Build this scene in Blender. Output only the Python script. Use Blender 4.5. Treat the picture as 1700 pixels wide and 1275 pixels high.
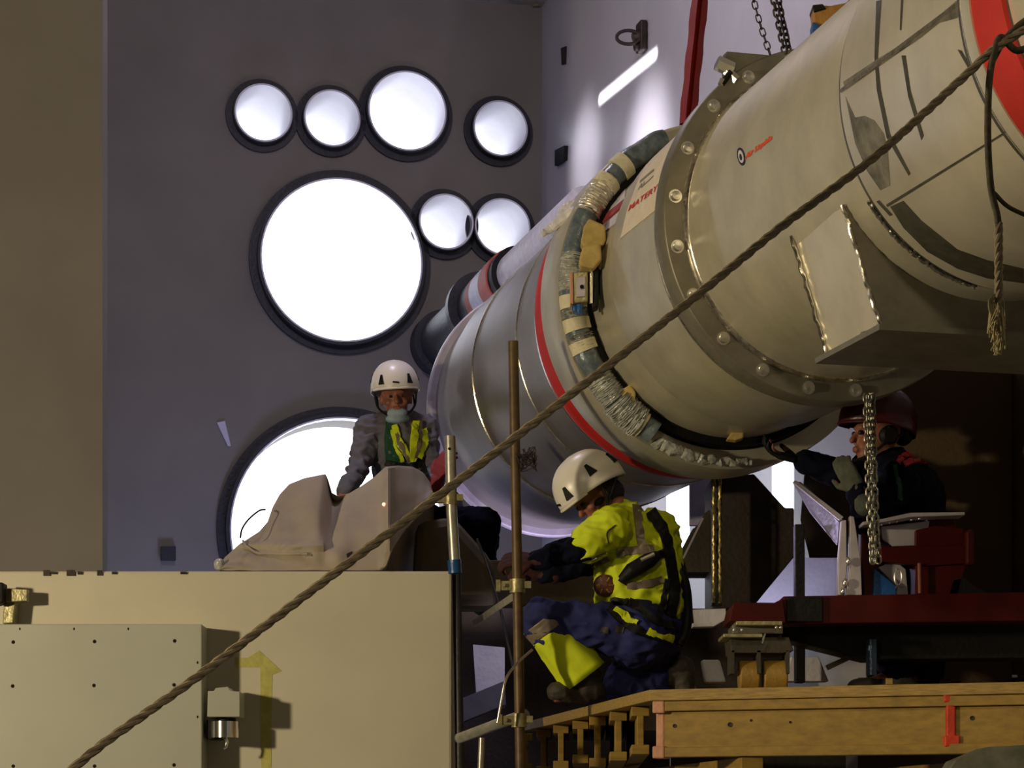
import bpy, bmesh, math, random
from mathutils import Vector, Matrix, noise
from mathutils.bvhtree import BVHTree
random.seed(7)
for o in list(bpy.data.objects): bpy.data.objects.remove(o)
SC = bpy.context.scene; COL = SC.collection; PI = math.pi

# ---------------------------------------------------------------- camera
CZ = 1.6                      # eye height above the hall floor
FPX, CX, HY = 4000.0, 850.0, 1388.0
cam = bpy.data.cameras.new('camera'); camo = bpy.data.objects.new('camera', cam); COL.objects.link(camo)
camo.location = (0, 0, CZ); camo.rotation_euler = (PI/2, 0, 0)
cam.sensor_fit = 'HORIZONTAL'; cam.sensor_width = 36; cam.lens = FPX/1700*36
cam.shift_y = (HY-637.5)/1700; cam.clip_end = 200
SC.camera = camo
# ---------------------------------------------------------------- view and daylight
SC.view_settings.view_transform = 'Standard'; SC.view_settings.look = 'None'
SC.view_settings.exposure = 0.0; SC.view_settings.gamma = 1.0; SC.view_settings.use_curve_mapping = False
W = bpy.data.worlds.new('overcast_sky'); SC.world = W; W.use_nodes = True
bgn = W.node_tree.nodes['Background']; bgn.inputs[0].default_value = (0.86, 0.89, 1.0, 1); bgn.inputs[1].default_value = 3.2
def lamp(name, kind, loc, target, energy, color, size=1.0, **kw):
    l = bpy.data.lights.new(name, kind); l.energy = energy; l.color = color
    if kind == 'AREA':
        l.shape = 'DISK'; l.size = size
        if 'spread' in kw: l.spread = kw['spread']
    else: l.shadow_soft_size = size
    if kind == 'SPOT': l.spot_size = kw.get('cone', 1.0); l.spot_blend = kw.get('blend', .6)
    o = bpy.data.objects.new(name, l); COL.objects.link(o); o.location = loc
    o.rotation_euler = (Vector(target)-Vector(loc)).to_track_quat('-Z', 'Y').to_euler(); return o
WARM = (1.0, 0.82, 0.52); COOL = (0.62, 0.62, 1.0); LAV = (0.86, 0.78, 1.0)
lamp('work_lamp_key', 'SPOT', (-5.0, 6.4, 2.95), (1.0, 10.0, 3.5), 900, WARM, .16, cone=2.5, blend=.6)
lamp('work_lamp_high', 'SPOT', (-1.0, .6, 7.0), (1.9, 8.2, 4.4), 880, WARM, .4, cone=.62, blend=1.0)  # unseen fill spot added to brighten the near barrel
lamp('rope_lamp', 'SPOT', (-2.6, 1.0, 3.4), (-.35, 5.4, 2.1), 190, WARM, .12, cone=.5, blend=.8)  # unseen spot added only to light the rope
lamp('hall_lamp_high', 'AREA', (-1.2, 12.5, 7.7), (1.6, 15.5, 5.0), 85, LAV, .8)  # unseen cool area light added above for the white side wall
lamp('opening_light', 'AREA', (-1.4, 16.6, 1.2), (-1.9, 18.4, 2.2), 62, (.40, .46, 1.0), .9)  # added area light inside the hall, tints the end wall blue
lamp('saddle_light', 'SPOT', (.35, 11.9, 3.15), (1.5, 10.1, 2.7), 26, (.72, .6, 1.0), .08, cone=.55, blend=.5)  # unseen spot added to light the saddle plates lavender
lamp('under_light', 'SPOT', (-.6, 15.2, 1.6), (1.6, 13.5, 3.0), 60, (.74, .68, 1.0), .3, cone=.8, blend=.8)  # unseen cool spot added for the lower side wall

# ---------------------------------------------------------------- helpers
def P(px, py, Y): return Vector(((px-CX)/FPX*Y, Y, CZ-(py-HY)/FPX*Y))
def RAY(px, py): return Vector(((px-CX)/FPX, 1.0, -(py-HY)/FPX))
S = .775; ANG = 1.325
AX = Vector((math.cos(ANG), -math.sin(ANG), 0)); UP = Vector((0, 0, 1)); VV = AX.cross(UP)
O = Vector((1.66*S, 12.45*S, 3.16*S+CZ)); CAMP = Vector((0, 0, CZ))
def ring(t, R, th): return O+AX*t+UP*(R*math.cos(th))+VV*(R*math.sin(th))
def hit_t(px, py, t):
    d = RAY(px, py); s = ((O+AX*t-CAMP).dot(AX))/d.dot(AX); return CAMP+d*s
def hit_c(px, py, R):
    d = RAY(px, py); q = CAMP-O; dd = d-AX*d.dot(AX); qq = q-AX*q.dot(AX)
    a = dd.dot(dd); b = 2*dd.dot(qq); c = qq.dot(qq)-R*R; D = b*b-4*a*c
    s = (-b-math.sqrt(D))/(2*a) if D > 0 else -b/(2*a)
    return CAMP+d*s
def tr(p):
    q = p-O; t = q.dot(AX); r = q-AX*t; return t, r.length, math.atan2(r.dot(VV), r.dot(UP))

def mat(name, col, rough=.6, metal=0.0, nscale=6, namt=.12, bump=.02, bscale=40, coat=0, emit=None, alpha=1, col2=None, stretch=None, spec=.5, trans=0):
    m = bpy.data.materials.new(name); m.use_nodes = True; nt = m.node_tree; b = nt.nodes['Principled BSDF']
    tc = nt.nodes.new('ShaderNodeTexCoord'); mp = nt.nodes.new('ShaderNodeMapping'); nt.links.new(tc.outputs['Object'], mp.inputs[0])
    if stretch: mp.inputs['Scale'].default_value = stretch
    n = nt.nodes.new('ShaderNodeTexNoise'); n.inputs['Scale'].default_value = nscale; n.inputs['Detail'].default_value = 5; n.inputs['Roughness'].default_value = .6
    nt.links.new(mp.outputs[0], n.inputs['Vector'])
    r = nt.nodes.new('ShaderNodeValToRGB'); c2 = col2 or tuple(max(0, c*(1-namt*3)) for c in col)
    r.color_ramp.elements[0].position = .3; r.color_ramp.elements[1].position = .65
    r.color_ramp.elements[0].color = (*c2, 1); r.color_ramp.elements[1].color = (*col, 1)
    nt.links.new(n.outputs[0], r.inputs[0]); nt.links.new(r.outputs[0], b.inputs['Base Color'])
    b.inputs['Roughness'].default_value = rough; b.inputs['Metallic'].default_value = metal
    b.inputs['Specular IOR Level'].default_value = spec
    if coat: b.inputs['Coat Weight'].default_value = coat; b.inputs['Coat Roughness'].default_value = .25
    if trans: b.inputs['Transmission Weight'].default_value = trans
    if alpha < 1: b.inputs['Alpha'].default_value = alpha
    if bump:
        n2 = nt.nodes.new('ShaderNodeTexNoise'); n2.inputs['Scale'].default_value = bscale; n2.inputs['Detail'].default_value = 4
        nt.links.new(mp.outputs[0], n2.inputs['Vector'])
        bp = nt.nodes.new('ShaderNodeBump'); bp.inputs['Strength'].default_value = min(1, bump*10); bp.inputs['Distance'].default_value = bump
        nt.links.new(n2.outputs[0], bp.inputs['Height']); nt.links.new(bp.outputs[0], b.inputs['Normal'])
    if emit: b.inputs['Emission Color'].default_value = (*emit[0], 1); b.inputs['Emission Strength'].default_value = emit[1]
    return m
M = {}
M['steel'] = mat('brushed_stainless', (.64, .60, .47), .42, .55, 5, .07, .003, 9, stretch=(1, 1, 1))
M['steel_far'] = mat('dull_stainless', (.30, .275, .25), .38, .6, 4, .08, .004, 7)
M['steel_shell'] = mat('cladding_stainless', (.78, .73, .60), .36, .5, 3, .08, .003, 5)
M['steel_dark'] = mat('dark_steel', (.26, .24, .19), .45, .6, 9, .1, .002)
M['weld'] = mat('weld_bead', (.85, .80, .68), .2, .95, 60, .2, .006, 160)
M['bright'] = mat('polished_metal', (.85, .84, .8), .15, .95, 20, .03, .001)
M['zinc'] = mat('galvanised_steel', (.52, .51, .46), .38, .7, 25, .12, .003)
M['bolt'] = mat('bolt_steel', (.8, .78, .72), .25, .9, 30, .05, .001)
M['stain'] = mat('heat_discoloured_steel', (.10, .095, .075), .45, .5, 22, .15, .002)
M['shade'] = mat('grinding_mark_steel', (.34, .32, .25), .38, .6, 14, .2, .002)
M['red_strap'] = mat('red_webbing', (.56, .014, .006), .6, 0, 6, .08, .003, 60)
M['red_paint'] = mat('dark_red_paint', (.06, .002, .001), .5, 0, 8, .12, .003, spec=.2)
M['red_dull'] = mat('faded_red_band', (.45, .09, .06), .6, 0, 15, .1)
M['blackmat'] = mat('black_rubber', (.005, .005, .005), .6, 0, 15, .1, spec=.25)
M['collar'] = mat('dark_sleeve_paint', (.028, .03, .032), .5, 0, 12, .1)
M['white_band'] = mat('pale_plastic_band', (.62, .6, .66), .5, 0, 20, .08)
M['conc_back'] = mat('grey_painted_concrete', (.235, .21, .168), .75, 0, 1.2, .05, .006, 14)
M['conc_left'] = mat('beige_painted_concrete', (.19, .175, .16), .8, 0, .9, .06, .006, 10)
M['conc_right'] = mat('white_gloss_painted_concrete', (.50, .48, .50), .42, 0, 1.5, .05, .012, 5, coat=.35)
M['ceil'] = mat('pale_ceiling_paint', (.5, .47, .4), .8)
M['floor'] = mat('grey_floor_screed', (.13, .13, .13), .6, 0, 2, .1)
M['block'] = mat('cream_painted_block', (.60, .56, .44), .62, 0, 2, .035, .003, 20)
M['panel'] = mat('grey_coated_panel', (.42, .43, .36), .5, 0, 2, .03, .002, 12)
M['yellow_faded'] = mat('faded_yellow_paint', (.52, .49, .13), .7, 0, 20, .08)
M['tape'] = mat('cream_paper_tape', (.72, .66, .48), .7, 0, 30, .06)
M['foam'] = mat('ochre_foam', (.52, .38, .13), .85, 0, 18, .1, .006, 90)
M['plastic'] = mat('crinkled_plastic_film', (.55, .56, .52), .18, .1, 20, .18, .03, 45)
M['hose_blue'] = mat('blue_grey_hose', (.17, .21, .24), .3, .1, 22, .2, .02, 50, col2=(.06, .09, .12))
M['blue'] = mat('blue_plastic', (.01, .09, .32), .35)
M['paper'] = mat('paper_label', (.72, .63, .50), .7, 0, 15, .05)
M['redink'] = mat('red_ink', (.55, .03, .02), .7, 0, 10, 0, 0)
M['logored'] = mat('orange_red_print', (.62, .07, .02), .6, 0, 10, 0, 0)
M['ink'] = mat('dark_ink', (.012, .01, .03), .6, 0, 10, 0, 0)
M['greyink'] = mat('grey_ink', (.22, .19, .16), .7, 0, 10, 0, 0)
M['rope'] = mat('tan_fibre_rope', (.35, .28, .18), .85, 0, 60, .15, .006, 220)
M['rope_dark'] = mat('weathered_fibre_rope', (.11, .09, .06), .85, 0, 60, .2, .006, 220)
M['fray'] = mat('pale_frayed_fibre', (.62, .53, .30), .8, 0, 60, .15)
M['chain'] = mat('chain_steel', (.36, .34, .28), .3, .85, 60, .2)
M['chain_dark'] = mat('oiled_chain_steel', (.06, .055, .05), .35, .8, 60, .2)
M['canvas'] = mat('grey_beige_canvas', (.42, .355, .285), .85, 0, 3, .07, .004, 60)
M['rust'] = mat('brown_scaffold_paint', (.13, .082, .034), .5, .25, 14, .22, .004, 60, col2=(.07, .04, .018))
M['helmet'] = mat('white_helmet_shell', (.78, .74, .68), .32, 0, 8, .02, 0)
M['helmet_red'] = mat('dark_red_helmet_shell', (.06, .004, .006), .35)
M['skin'] = mat('skin', (.30, .11, .07), .55, 0, 14, .07, .002, 90)
M['hiviz'] = mat('hi_vis_yellow_cloth', (.66, .78, .01), .75, 0, 7, .05, .004, 60)
M['reflect'] = mat('grey_reflective_tape', (.25, .2, .15), .45, .2, 20, .08, .001)
M['navy'] = mat('navy_cloth', (.004, .005, .016), .9, 0, 9, .15, .004, 60, spec=.12)
M['blue_cloth'] = mat('royal_blue_work_cloth', (.014, .02, .14), .8, 0, 8, .15, .004, 60)
M['slate'] = mat('slate_grey_cloth', (.13, .125, .155), .85, 0, 8, .1, .004, 50)
M['green'] = mat('dark_green_cloth', (.006, .07, .03), .8)
M['black'] = mat('black_webbing', (.005, .005, .006), .6, spec=.3)
M['boot'] = mat('dark_brown_boot', (.05, .04, .026), .65, 0, 14, .2)
M['maroon'] = mat('dark_red_glove', (.30, .03, .045), .75)
M['glove'] = mat('grey_green_glove', (.085, .095, .07), .8, 0, 30, .12)
M['dark_glove'] = mat('dark_maroon_glove', (.05, .008, .01), .8)
M['mask'] = mat('pale_blue_mask', (.36, .48, .58), .8)
M['wood'] = mat('yellow_formwork_timber', (.33, .205, .03), .6, 0, 3, .13, .003, 20, stretch=(1.5, 12, 12))
M['ply'] = mat('plywood_edge', (.40, .26, .07), .65, 0, 5, .15, .003, 25, stretch=(1.5, 8, 30))
M['salmon'] = mat('salmon_plastic_cap', (.62, .30, .17), .55, 0, 10, .08)
M['orange'] = mat('orange_red_plastic', (.70, .06, .02), .5)
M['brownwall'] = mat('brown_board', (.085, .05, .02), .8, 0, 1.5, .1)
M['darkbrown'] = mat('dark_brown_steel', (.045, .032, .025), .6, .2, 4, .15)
M['lavsteel'] = mat('pale_saddle_steel', (.50, .46, .52), .4, .2, 8, .1, .002)
M['panel_dim'] = mat('dull_concrete', (.17, .17, .12), .8, 0, 12, .15, .01, 30)
M['canvas_dark'] = mat('olive_brown_sheet', (.15, .125, .085), .85, 0, 4, .12, .006, 20)
M['gold'] = mat('yellow_brass_weld_edge', (.55, .42, .14), .35, .4, 50, .3, .008, 120)
M['tan_wheel'] = mat('tan_polyurethane', (.34, .2, .035), .45, 0, 10, .08)
M['khaki'] = mat('khaki_steel', (.42, .38, .2), .4, .5, 20, .15)
M['olive'] = mat('olive_sheet', (.05, .042, .027), .7, 0, 3, .15)
M['pale'] = mat('pale_grey_panel', (.62, .60, .68), .6, 0, 5, .06)  # albedo raised to stand in for daylight spill
M['rustdark'] = mat('dark_rusty_iron', (.035, .022, .016), .6, .4, 20, .2)
M['led'] = mat('red_light', (.9, .2, .15), .5, emit=((1, .25, .18), 4))  # glow imitating a laser dot, no lamp here
M['sleeve_in'] = mat('white_sleeve_lining', (.78, .76, .82), .3, .25, 3, .05, .006, 6, stretch=(1, 1, 1))

def tagit(o, label=None, cat=None, group=None, kind=None):
    if label: o['label'] = label
    if cat: o['category'] = cat
    if group: o['group'] = group
    if kind: o['kind'] = kind
    return o
def E(name, loc, label, cat, group=None):
    o = bpy.data.objects.new(name, None); o.empty_display_size = .1; COL.objects.link(o); o.location = loc
    return tagit(o, label, cat, group)
def link(name, me, m, parent=None, **kw):
    o = bpy.data.objects.new(name, me); COL.objects.link(o)
    if m is not None and not me.materials: me.materials.append(m)
    if parent is not None:
        o.parent = parent; o.matrix_parent_inverse = parent_inv(parent)
    tagit(o, **kw); return o
def parent_inv(p):
    m = Matrix.Translation(p.location) if p.parent is None else Matrix.Identity(4)
    return m.inverted()
def fin(bm, name, m, parent=None, smooth=False, bevel=0, **kw):
    bmesh.ops.recalc_face_normals(bm, faces=bm.faces)
    me = bpy.data.meshes.new(name); bm.to_mesh(me); bm.free()
    if smooth:
        for f in me.polygons: f.use_smooth = True
        try: me.set_sharp_from_angle(angle=math.radians(38))
        except Exception: pass
    o = link(name, me, m, parent, **kw)
    if bevel:
        b = o.modifiers.new('bevel', 'BEVEL'); b.width = bevel; b.segments = 2; b.limit_method = 'ANGLE'; b.angle_limit = .6
    return o
def BM(): return bmesh.new()
def box(bm, c, s, R=None):
    """c centre, s sizes, R optional 3x3"""
    vs = []
    for i in (-.5, .5):
        for j in (-.5, .5):
            for k in (-.5, .5):
                v = Vector((i*s[0], j*s[1], k*s[2]))
                if R is not None: v = R @ v
                vs.append(bm.verts.new(Vector(c)+v))
    for f in ((0, 1, 3, 2), (4, 6, 7, 5), (0, 4, 5, 1), (2, 3, 7, 6), (0, 2, 6, 4), (1, 5, 7, 3)): bm.faces.new([vs[i] for i in f])
    return bm
def basis(z, hint=(0, 0, 1)):
    z = Vector(z).normalized(); h = Vector(hint)
    if abs(z.dot(h)) > .97*h.length: h = Vector((1, 0, 0))
    x = h.cross(z).normalized(); y = z.cross(x); return Matrix((x, y, z)).transposed()
def beam(bm, a, b, w, h, hint=(0, 0, 1)):
    a, b = Vector(a), Vector(b); R = basis(b-a, hint); return box(bm, (a+b)/2, (w, h, (b-a).length), R)
def tube(bm, pts, r, seg=12, closed=False, caps=True, tw=0):
    pts = [Vector(p) for p in pts]; n = len(pts); rr = r if hasattr(r, '__len__') else [r]*n
    rings = []; prev = None
    for i, p in enumerate(pts):
        if closed: d = pts[(i+1) % n]-pts[i-1]
        else: d = pts[min(i+1, n-1)]-pts[max(i-1, 0)]
        d.normalize()
        if prev is None: x = basis(d).col[0]
        else:
            x = prev-d*prev.dot(d); x.normalize()
        prev = x; y = d.cross(x)
        rings.append([bm.verts.new(p+(x*math.cos(2*PI*k/seg)+y*math.sin(2*PI*k/seg))*rr[i]) for k in range(seg)])
    m = n if closed else n-1
    for i in range(m):
        A, B = rings[i], rings[(i+1) % n]
        for k in range(seg): bm.faces.new((A[k], A[(k+1) % seg], B[(k+1) % seg], B[k]))
    if caps and not closed: bm.faces.new(rings[0][::-1]); bm.faces.new(rings[-1])
    return bm
def lathe(bm, prof, seg=160, a=AX, o=O, closed=False, caps=False):
    R = basis(a); x, y = R.col[0], R.col[1]; rings = []
    for t, r in prof:
        rings.append([bm.verts.new(o+a*t+(x*math.cos(2*PI*k/seg)+y*math.sin(2*PI*k/seg))*r) for k in range(seg)])
    m = len(prof) if closed else len(prof)-1
    for i in range(m):
        A, B = rings[i], rings[(i+1) % len(prof)]
        for k in range(seg): bm.faces.new((A[k], A[(k+1) % seg], B[(k+1) % seg], B[k]))
    if caps: bm.faces.new(rings[0][::-1]); bm.faces.new(rings[-1])
    return bm
def prism(bm, poly, Y, th, dirv=(0, 1, 0)):
    """closed plate from picture outline standing at distance Y (number or list), thickness th away from the viewer"""
    ys = Y if hasattr(Y, '__len__') else [Y]*len(poly); d = Vector(dirv)*th
    A = [bm.verts.new(P(x, y, q)) for (x, y), q in zip(poly, ys)]; B = [bm.verts.new(v.co+d) for v in A]
    bm.faces.new(A); bm.faces.new(B[::-1]); n = len(A)
    for i in range(n): bm.faces.new((A[i], B[i], B[(i+1) % n], A[(i+1) % n]))
    return bm
def plate3(bm, pts, d):
    A = [bm.verts.new(Vector(p)) for p in pts]; B = [bm.verts.new(v.co+Vector(d)) for v in A]
    bm.faces.new(A); bm.faces.new(B[::-1]); n = len(A)
    for i in range(n): bm.faces.new((A[i], B[i], B[(i+1) % n], A[(i+1) % n]))
    return bm
def bez(pts, n=40):
    """Catmull-Rom through points (any dimension Vector)"""
    pts = [Vector(p) for p in pts]; q = [2*pts[0]-pts[1]]+pts+[2*pts[-1]-pts[-2]]; out = []
    segs = len(pts)-1; per = max(2, n//segs)
    for i in range(segs):
        a, b, c, d = q[i:i+4]
        for k in range(per):
            t = k/per; out.append(.5*((2*b)+(c-a)*t+(2*a-5*b+4*c-d)*t*t+(3*b-a-3*c+d)*t**3))
    out.append(pts[-1]); return out
def patch(polys, mapf, th=.0015, step=14):
    """flat outline(s) laid onto a surface by mapf(px,py)->(point, normal)"""
    bm = BM()
    for poly in polys:
        b = BM(); f = b.faces.new([b.verts.new((x, y, 0)) for x, y in poly]); bmesh.ops.triangulate(b, faces=[f])
        xs = [p[0] for p in poly]; ys = [p[1] for p in poly]
        for ax, lo, hi in ((0, min(xs), max(xs)), (1, min(ys), max(ys))):
            c = lo+step
            while c < hi:
                co = [0, 0, 0]; co[ax] = c; no = [0, 0, 0]; no[ax] = 1
                bmesh.ops.bisect_plane(b, geom=b.verts[:]+b.edges[:]+b.faces[:], plane_co=co, plane_no=no); c += step
        vm = {}
        for v in b.verts:
            r = mapf(v.co.x, v.co.y)
            if r is None: continue
            p, n = r; vm[v] = (bm.verts.new(p+n*th), bm.verts.new(p-n*.001))
        for f in b.faces:
            if all(v in vm for v in f.verts): bm.faces.new([vm[v][0] for v in f.verts])
        for e in b.edges:
            if len(e.link_faces) == 1 and all(v in vm for v in e.verts):
                a, c = e.verts; bm.faces.new((vm[a][0], vm[c][0], vm[c][1], vm[a][1]))
        b.free()
    return bm
def on_cyl(R):
    def f(x, y):
        p = hit_c(x, y, R); t, r, th = tr(p); n = (UP*math.cos(th)+VV*math.sin(th)); return p, n
    return f
def textpolys(s, size, bold=0):
    cu = bpy.data.curves.new('t', 'FONT'); cu.body = s; cu.size = size; cu.offset = bold
    o = bpy.data.objects.new('t', cu); COL.objects.link(o); dg = bpy.context.evaluated_depsgraph_get()
    me = bpy.data.meshes.new_from_object(o.evaluated_get(dg)); bpy.data.objects.remove(o)
    vs = [v.co.copy() for v in me.vertices]; fs = [tuple(p.vertices) for p in me.polygons]; bpy.data.meshes.remove(me)
    return vs, fs
def text_on(s, size, org, ex, ey, mapf, name, m, parent, bold=0, lift=.003):
    """ex, ey: picture-space unit vectors for reading and up direction"""
    vs, fs = textpolys(s, size, bold); bm = BM(); V = []
    for v in vs:
        x = org[0]+ex[0]*v.x+ey[0]*v.y; y = org[1]+ex[1]*v.x+ey[1]*v.y
        p, n = mapf(x, y); V.append(bm.verts.new(p+n*lift))
    for f in fs:
        try: bm.faces.new([V[i] for i in f])
        except ValueError: pass
    return fin(bm, name, m, parent)

# ---------------------------------------------------------------- hall shell
WD = Vector((math.sin(ANG), math.cos(ANG), 0))     # along the end wall, to the right
CORN = Vector((.237, 19.0, 0)); CEIL = 8.14
def onwall(px, py, off=0):
    d = RAY(px, py); n = -AX; s = ((CORN-CAMP-n*off).dot(n))/d.dot(n); return CAMP+d*s
def onright(px, py, off=0):
    n = Vector((AX.y, -AX.x, 0)); n = -n if n.x > 0 else n     # pointing into the hall (to the left)
    d = RAY(px, py); s = ((CORN-CAMP+n*off).dot(n))/d.dot(n); return CAMP+d*s
NR = Vector((AX.y, -AX.x, 0)); NR = -NR if NR.x > 0 else NR
def wall_with_holes(name, m, o, ex, L, H, holes, th, n, lab):
    """wall panel from o along ex (len L) height H; holes list of outlines in (u,v)"""
    bm = BM(); outer = [(0, 0), (L, 0), (L, H), (0, H)]
    edges = []
    for loop in [outer]+holes:
        vs = [bm.verts.new(o+ex*u+UP*v) for u, v in loop]
        for i in range(len(vs)): edges.append(bm.edges.new((vs[i], vs[(i+1) % len(vs)])))
    bmesh.ops.triangle_fill(bm, edges=edges, use_beauty=True)
    r = bmesh.ops.extrude_face_region(bm, geom=bm.faces[:])
    for v in [g for g in r['geom'] if isinstance(g, bmesh.types.BMVert)]: v.co += n*th
    return fin(bm, name, m, kind='structure')
# sleeves in the end wall: centre, half height of the front mouth
SL = [(437.5, 187, 47.5, 'left end of the upper row'), (551.5, 196, 46.5, 'second from the left in the upper row'),
      (676.5, 184, 65.5, 'larger one third in the upper row'), (831, 213, 45.5, 'right end of the upper row'),
      (568, 431.5, 135.5, 'large one at mid height'), (741, 368, 45.5, 'just right of the large one'),
      (834.5, 376.5, 46.5, 'beside the corner, above the white pipe'), (573, 884, 191, 'largest, low behind the tarpaulin')]
WL = 4.6; W0 = CORN-WD*WL; holes = []; sleeves = []
PROT = .10
for px, py, h, lab in SL:
    c = onwall(px, py, PROT)             # mouth centre
    r = h/FPX*c.y; cw = c-AX*PROT; u = (cw-W0).dot(WD); v = cw.z
    sleeves.append((c, r, lab)); holes.append([(u+r*.99*math.cos(2*PI*k/64), v+r*.99*math.sin(2*PI*k/64)) for k in range(64)])
sc = onwall(803, 486, .0); su, sv = (sc-W0).dot(WD), sc.z
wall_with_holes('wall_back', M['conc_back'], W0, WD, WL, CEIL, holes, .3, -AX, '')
for c, r, lab in sleeves:
    t = E('wall_sleeve', c-AX*PROT-UP*r, 'round steel wall sleeve glowing with daylight, '+lab, 'wall sleeve', 'round wall sleeves in the grey end wall')
    lathe_o = c
    bm = lathe(BM(), [(0, r), (0, r*1.03+.006), (-PROT, r*1.03+.006), (-PROT, r*1.0+.045), (-PROT+.012, r+.045), (-PROT+.012, r*1.03+.004), (0, r*1.03+.004)][:3], 72, AX, c)
    fin(bm, 'outer_tube', M['collar'], t, smooth=True)
    bm = lathe(BM(), [(-PROT+.002, r+.006), (-PROT+.002, r*1.05+.05), (-PROT+.03, r*1.05+.05), (-PROT+.03, r+.012)], 72, AX, c, closed=True)
    fin(bm, 'collar_ring', M['collar'], t, smooth=True)
    bm = lathe(BM(), [(.004, r+.004), (.004, r-.008), (-(.42 if r > .8 else 1.25), r-.008), (-(.42 if r > .8 else 1.25), r+.004)], 72, AX, c)
    fin(bm, 'lining', M['sleeve_in'], t, smooth=True)
# right wall with one seen opening and one added for a lit wall patch
RL = 19.4
def ruv(px, py):
    p = onright(px, py); q = p-CORN; return (q.dot(AX), p.z)
rh = [[ruv(1145, 930), ruv(1145, 700), ruv(1078, 690), ruv(1078, 930)],
      [ruv(1318, 846), ruv(1318, 740), ruv(1250, 740), ruv(1250, 846)]]  # second opening added: bright sky stands in for brightly lit wall
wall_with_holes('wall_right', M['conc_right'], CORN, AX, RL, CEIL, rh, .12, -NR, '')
def simple(name, c, s, m): return fin(box(BM(), c, s), name, m, kind='structure')
LWX = P(170, 0, 12.6).x
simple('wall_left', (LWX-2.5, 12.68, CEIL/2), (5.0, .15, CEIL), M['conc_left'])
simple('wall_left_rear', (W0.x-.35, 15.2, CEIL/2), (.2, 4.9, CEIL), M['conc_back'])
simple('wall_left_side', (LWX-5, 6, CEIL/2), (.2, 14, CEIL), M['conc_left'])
simple('wall_front', (0, -1.1, CEIL/2), (16, .2, CEIL), M['conc_back'])
simple('floor', (0, 9.2, -.1), (16, 21.6, .2), M['floor'])
simple('ceiling', (0, 9.6, CEIL+.1), (16, 22.0, .2), M['ceil'])
lamp('shaft_light', 'SPOT', onright(1070, 265)+NR*1.6+UP*.1, onright(1074, 262), 240, (.92, .88, 1.0), .1, cone=.8, blend=1.0)  # unseen spots added to imitate glare reflected in the glossy wall
lamp('shaft_light_far', 'SPOT', onright(972, 262)+NR*1.4+UP*.1, onright(972, 262), 95, (.92, .88, 1.0), .1, cone=.75, blend=1.0)  # second added glare spot, nearer the corner
la, lb = onright(995, 166), onright(1090, 88)
ll = bpy.data.lights.new('slit_light', 'AREA'); ll.shape = 'RECTANGLE'; ll.size = (lb-la).length; ll.size_y = .03; ll.energy = 3; ll.color = (.95, .93, 1); ll.spread = .35  # unseen area light added to draw the reflected streak on the wall
lo = bpy.data.objects.new('slit_light', ll); COL.objects.link(lo); zz = NR; xx = (lb-la).normalized(); yy = zz.cross(xx)
lo.matrix_world = Matrix.Translation((la+lb)/2+NR*.30) @ Matrix((xx, yy, zz)).transposed().to_4x4()
lamp('gap_light', 'SPOT', (.12, 11.9, 3.0), (-.13, 12.95, 2.45), 16, (.8, .75, 1.0), .08, cone=.6, blend=.6)  # unseen spot added to brighten the pale sheet
lamp('screen_light', 'SPOT', P(1292, 1045, 12.6), P(1300, 975, 13.0), 7, (.75, .72, 1.0), .06, cone=1.6, blend=.8)  # unseen spot added behind the trolley to lift the pale screen
lamp('pipe_end_light', 'SPOT', (.22, 13.25, 2.2), (-.05, 13.9, 3.4), 130, (.8, .7, 1.0), .1, cone=1.1, blend=.8)  # unseen spot added to make the pipe end rim shine
# ---- marks and fittings on the walls
n_w = AX
def wallplate(name, poly, fn, nrm, th, m, **kw):
    return fin(plate3(BM(), [fn(x, y, .002) for x, y in poly], nrm*th), name, m, **kw)
wallplate('socket_box', [(267, 908), (291, 908), (291, 931), (267, 931)], onwall, AX, .05, M['collar'], label='small dark square box on grey end wall above the cream block', cat='socket box')
wallplate('wall_patch', [(360, 702), (373, 699), (383, 741), (378, 741)], onwall, AX, .012, M['pale'], label='pale wedge-shaped patch on grey end wall left of the lowest opening', cat='wall patch')
wallplate('wall_plate', [(927, 250), (943, 242), (942, 266), (927, 276)], onright, NR, .03, M['blackmat'], label='small black square plate on white side wall near the corner', cat='wall plate')
wallplate('wall_slot', [(933, 80), (941, 77), (940, 106), (934, 108)], onright, NR, .01, M['rustdark'], label='short upright rust mark plate high on white side wall', cat='wall plate')
wallplate('wall_bracket', [(884, 2), (892, 2), (892, 13), (884, 13)], onwall, AX, .05, M['khaki'], label='tiny yellow bracket in the corner under the ceiling', cat='bracket')
# lifting eye
ey = onright(1072, 62, 0); t = E('lifting_eye', ey, 'dark rusty lifting eye shackle fixed high on the white side wall', 'lifting eye')
fin(box(BM(), ey+NR*.03, (.05, .12, .2), basis(AX).to_3x3() if False else Matrix((NR, AX, UP)).transposed()), 'back_plate', M['rustdark'], t, bevel=.01)
bm = tube(BM(), [ey, ey+NR*.06, ey+NR*.09-UP*.01], [.055, .05, .03], 12)
tube(bm, [ey+NR*.02-UP*.06, ey+NR*.08-UP*.07], .03, 10); fin(bm, 'boss', M['rustdark'], t, smooth=True)
pc = P(1043, 62, ey.y-.05)
bm = tube(BM(), [pc+Vector((math.cos(k*PI/12)*.078, 0, math.sin(k*PI/12)*.046)) for k in range(24)], .012, 10, closed=True)
fin(bm, 'ring', M['rustdark'], t, smooth=True)

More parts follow.
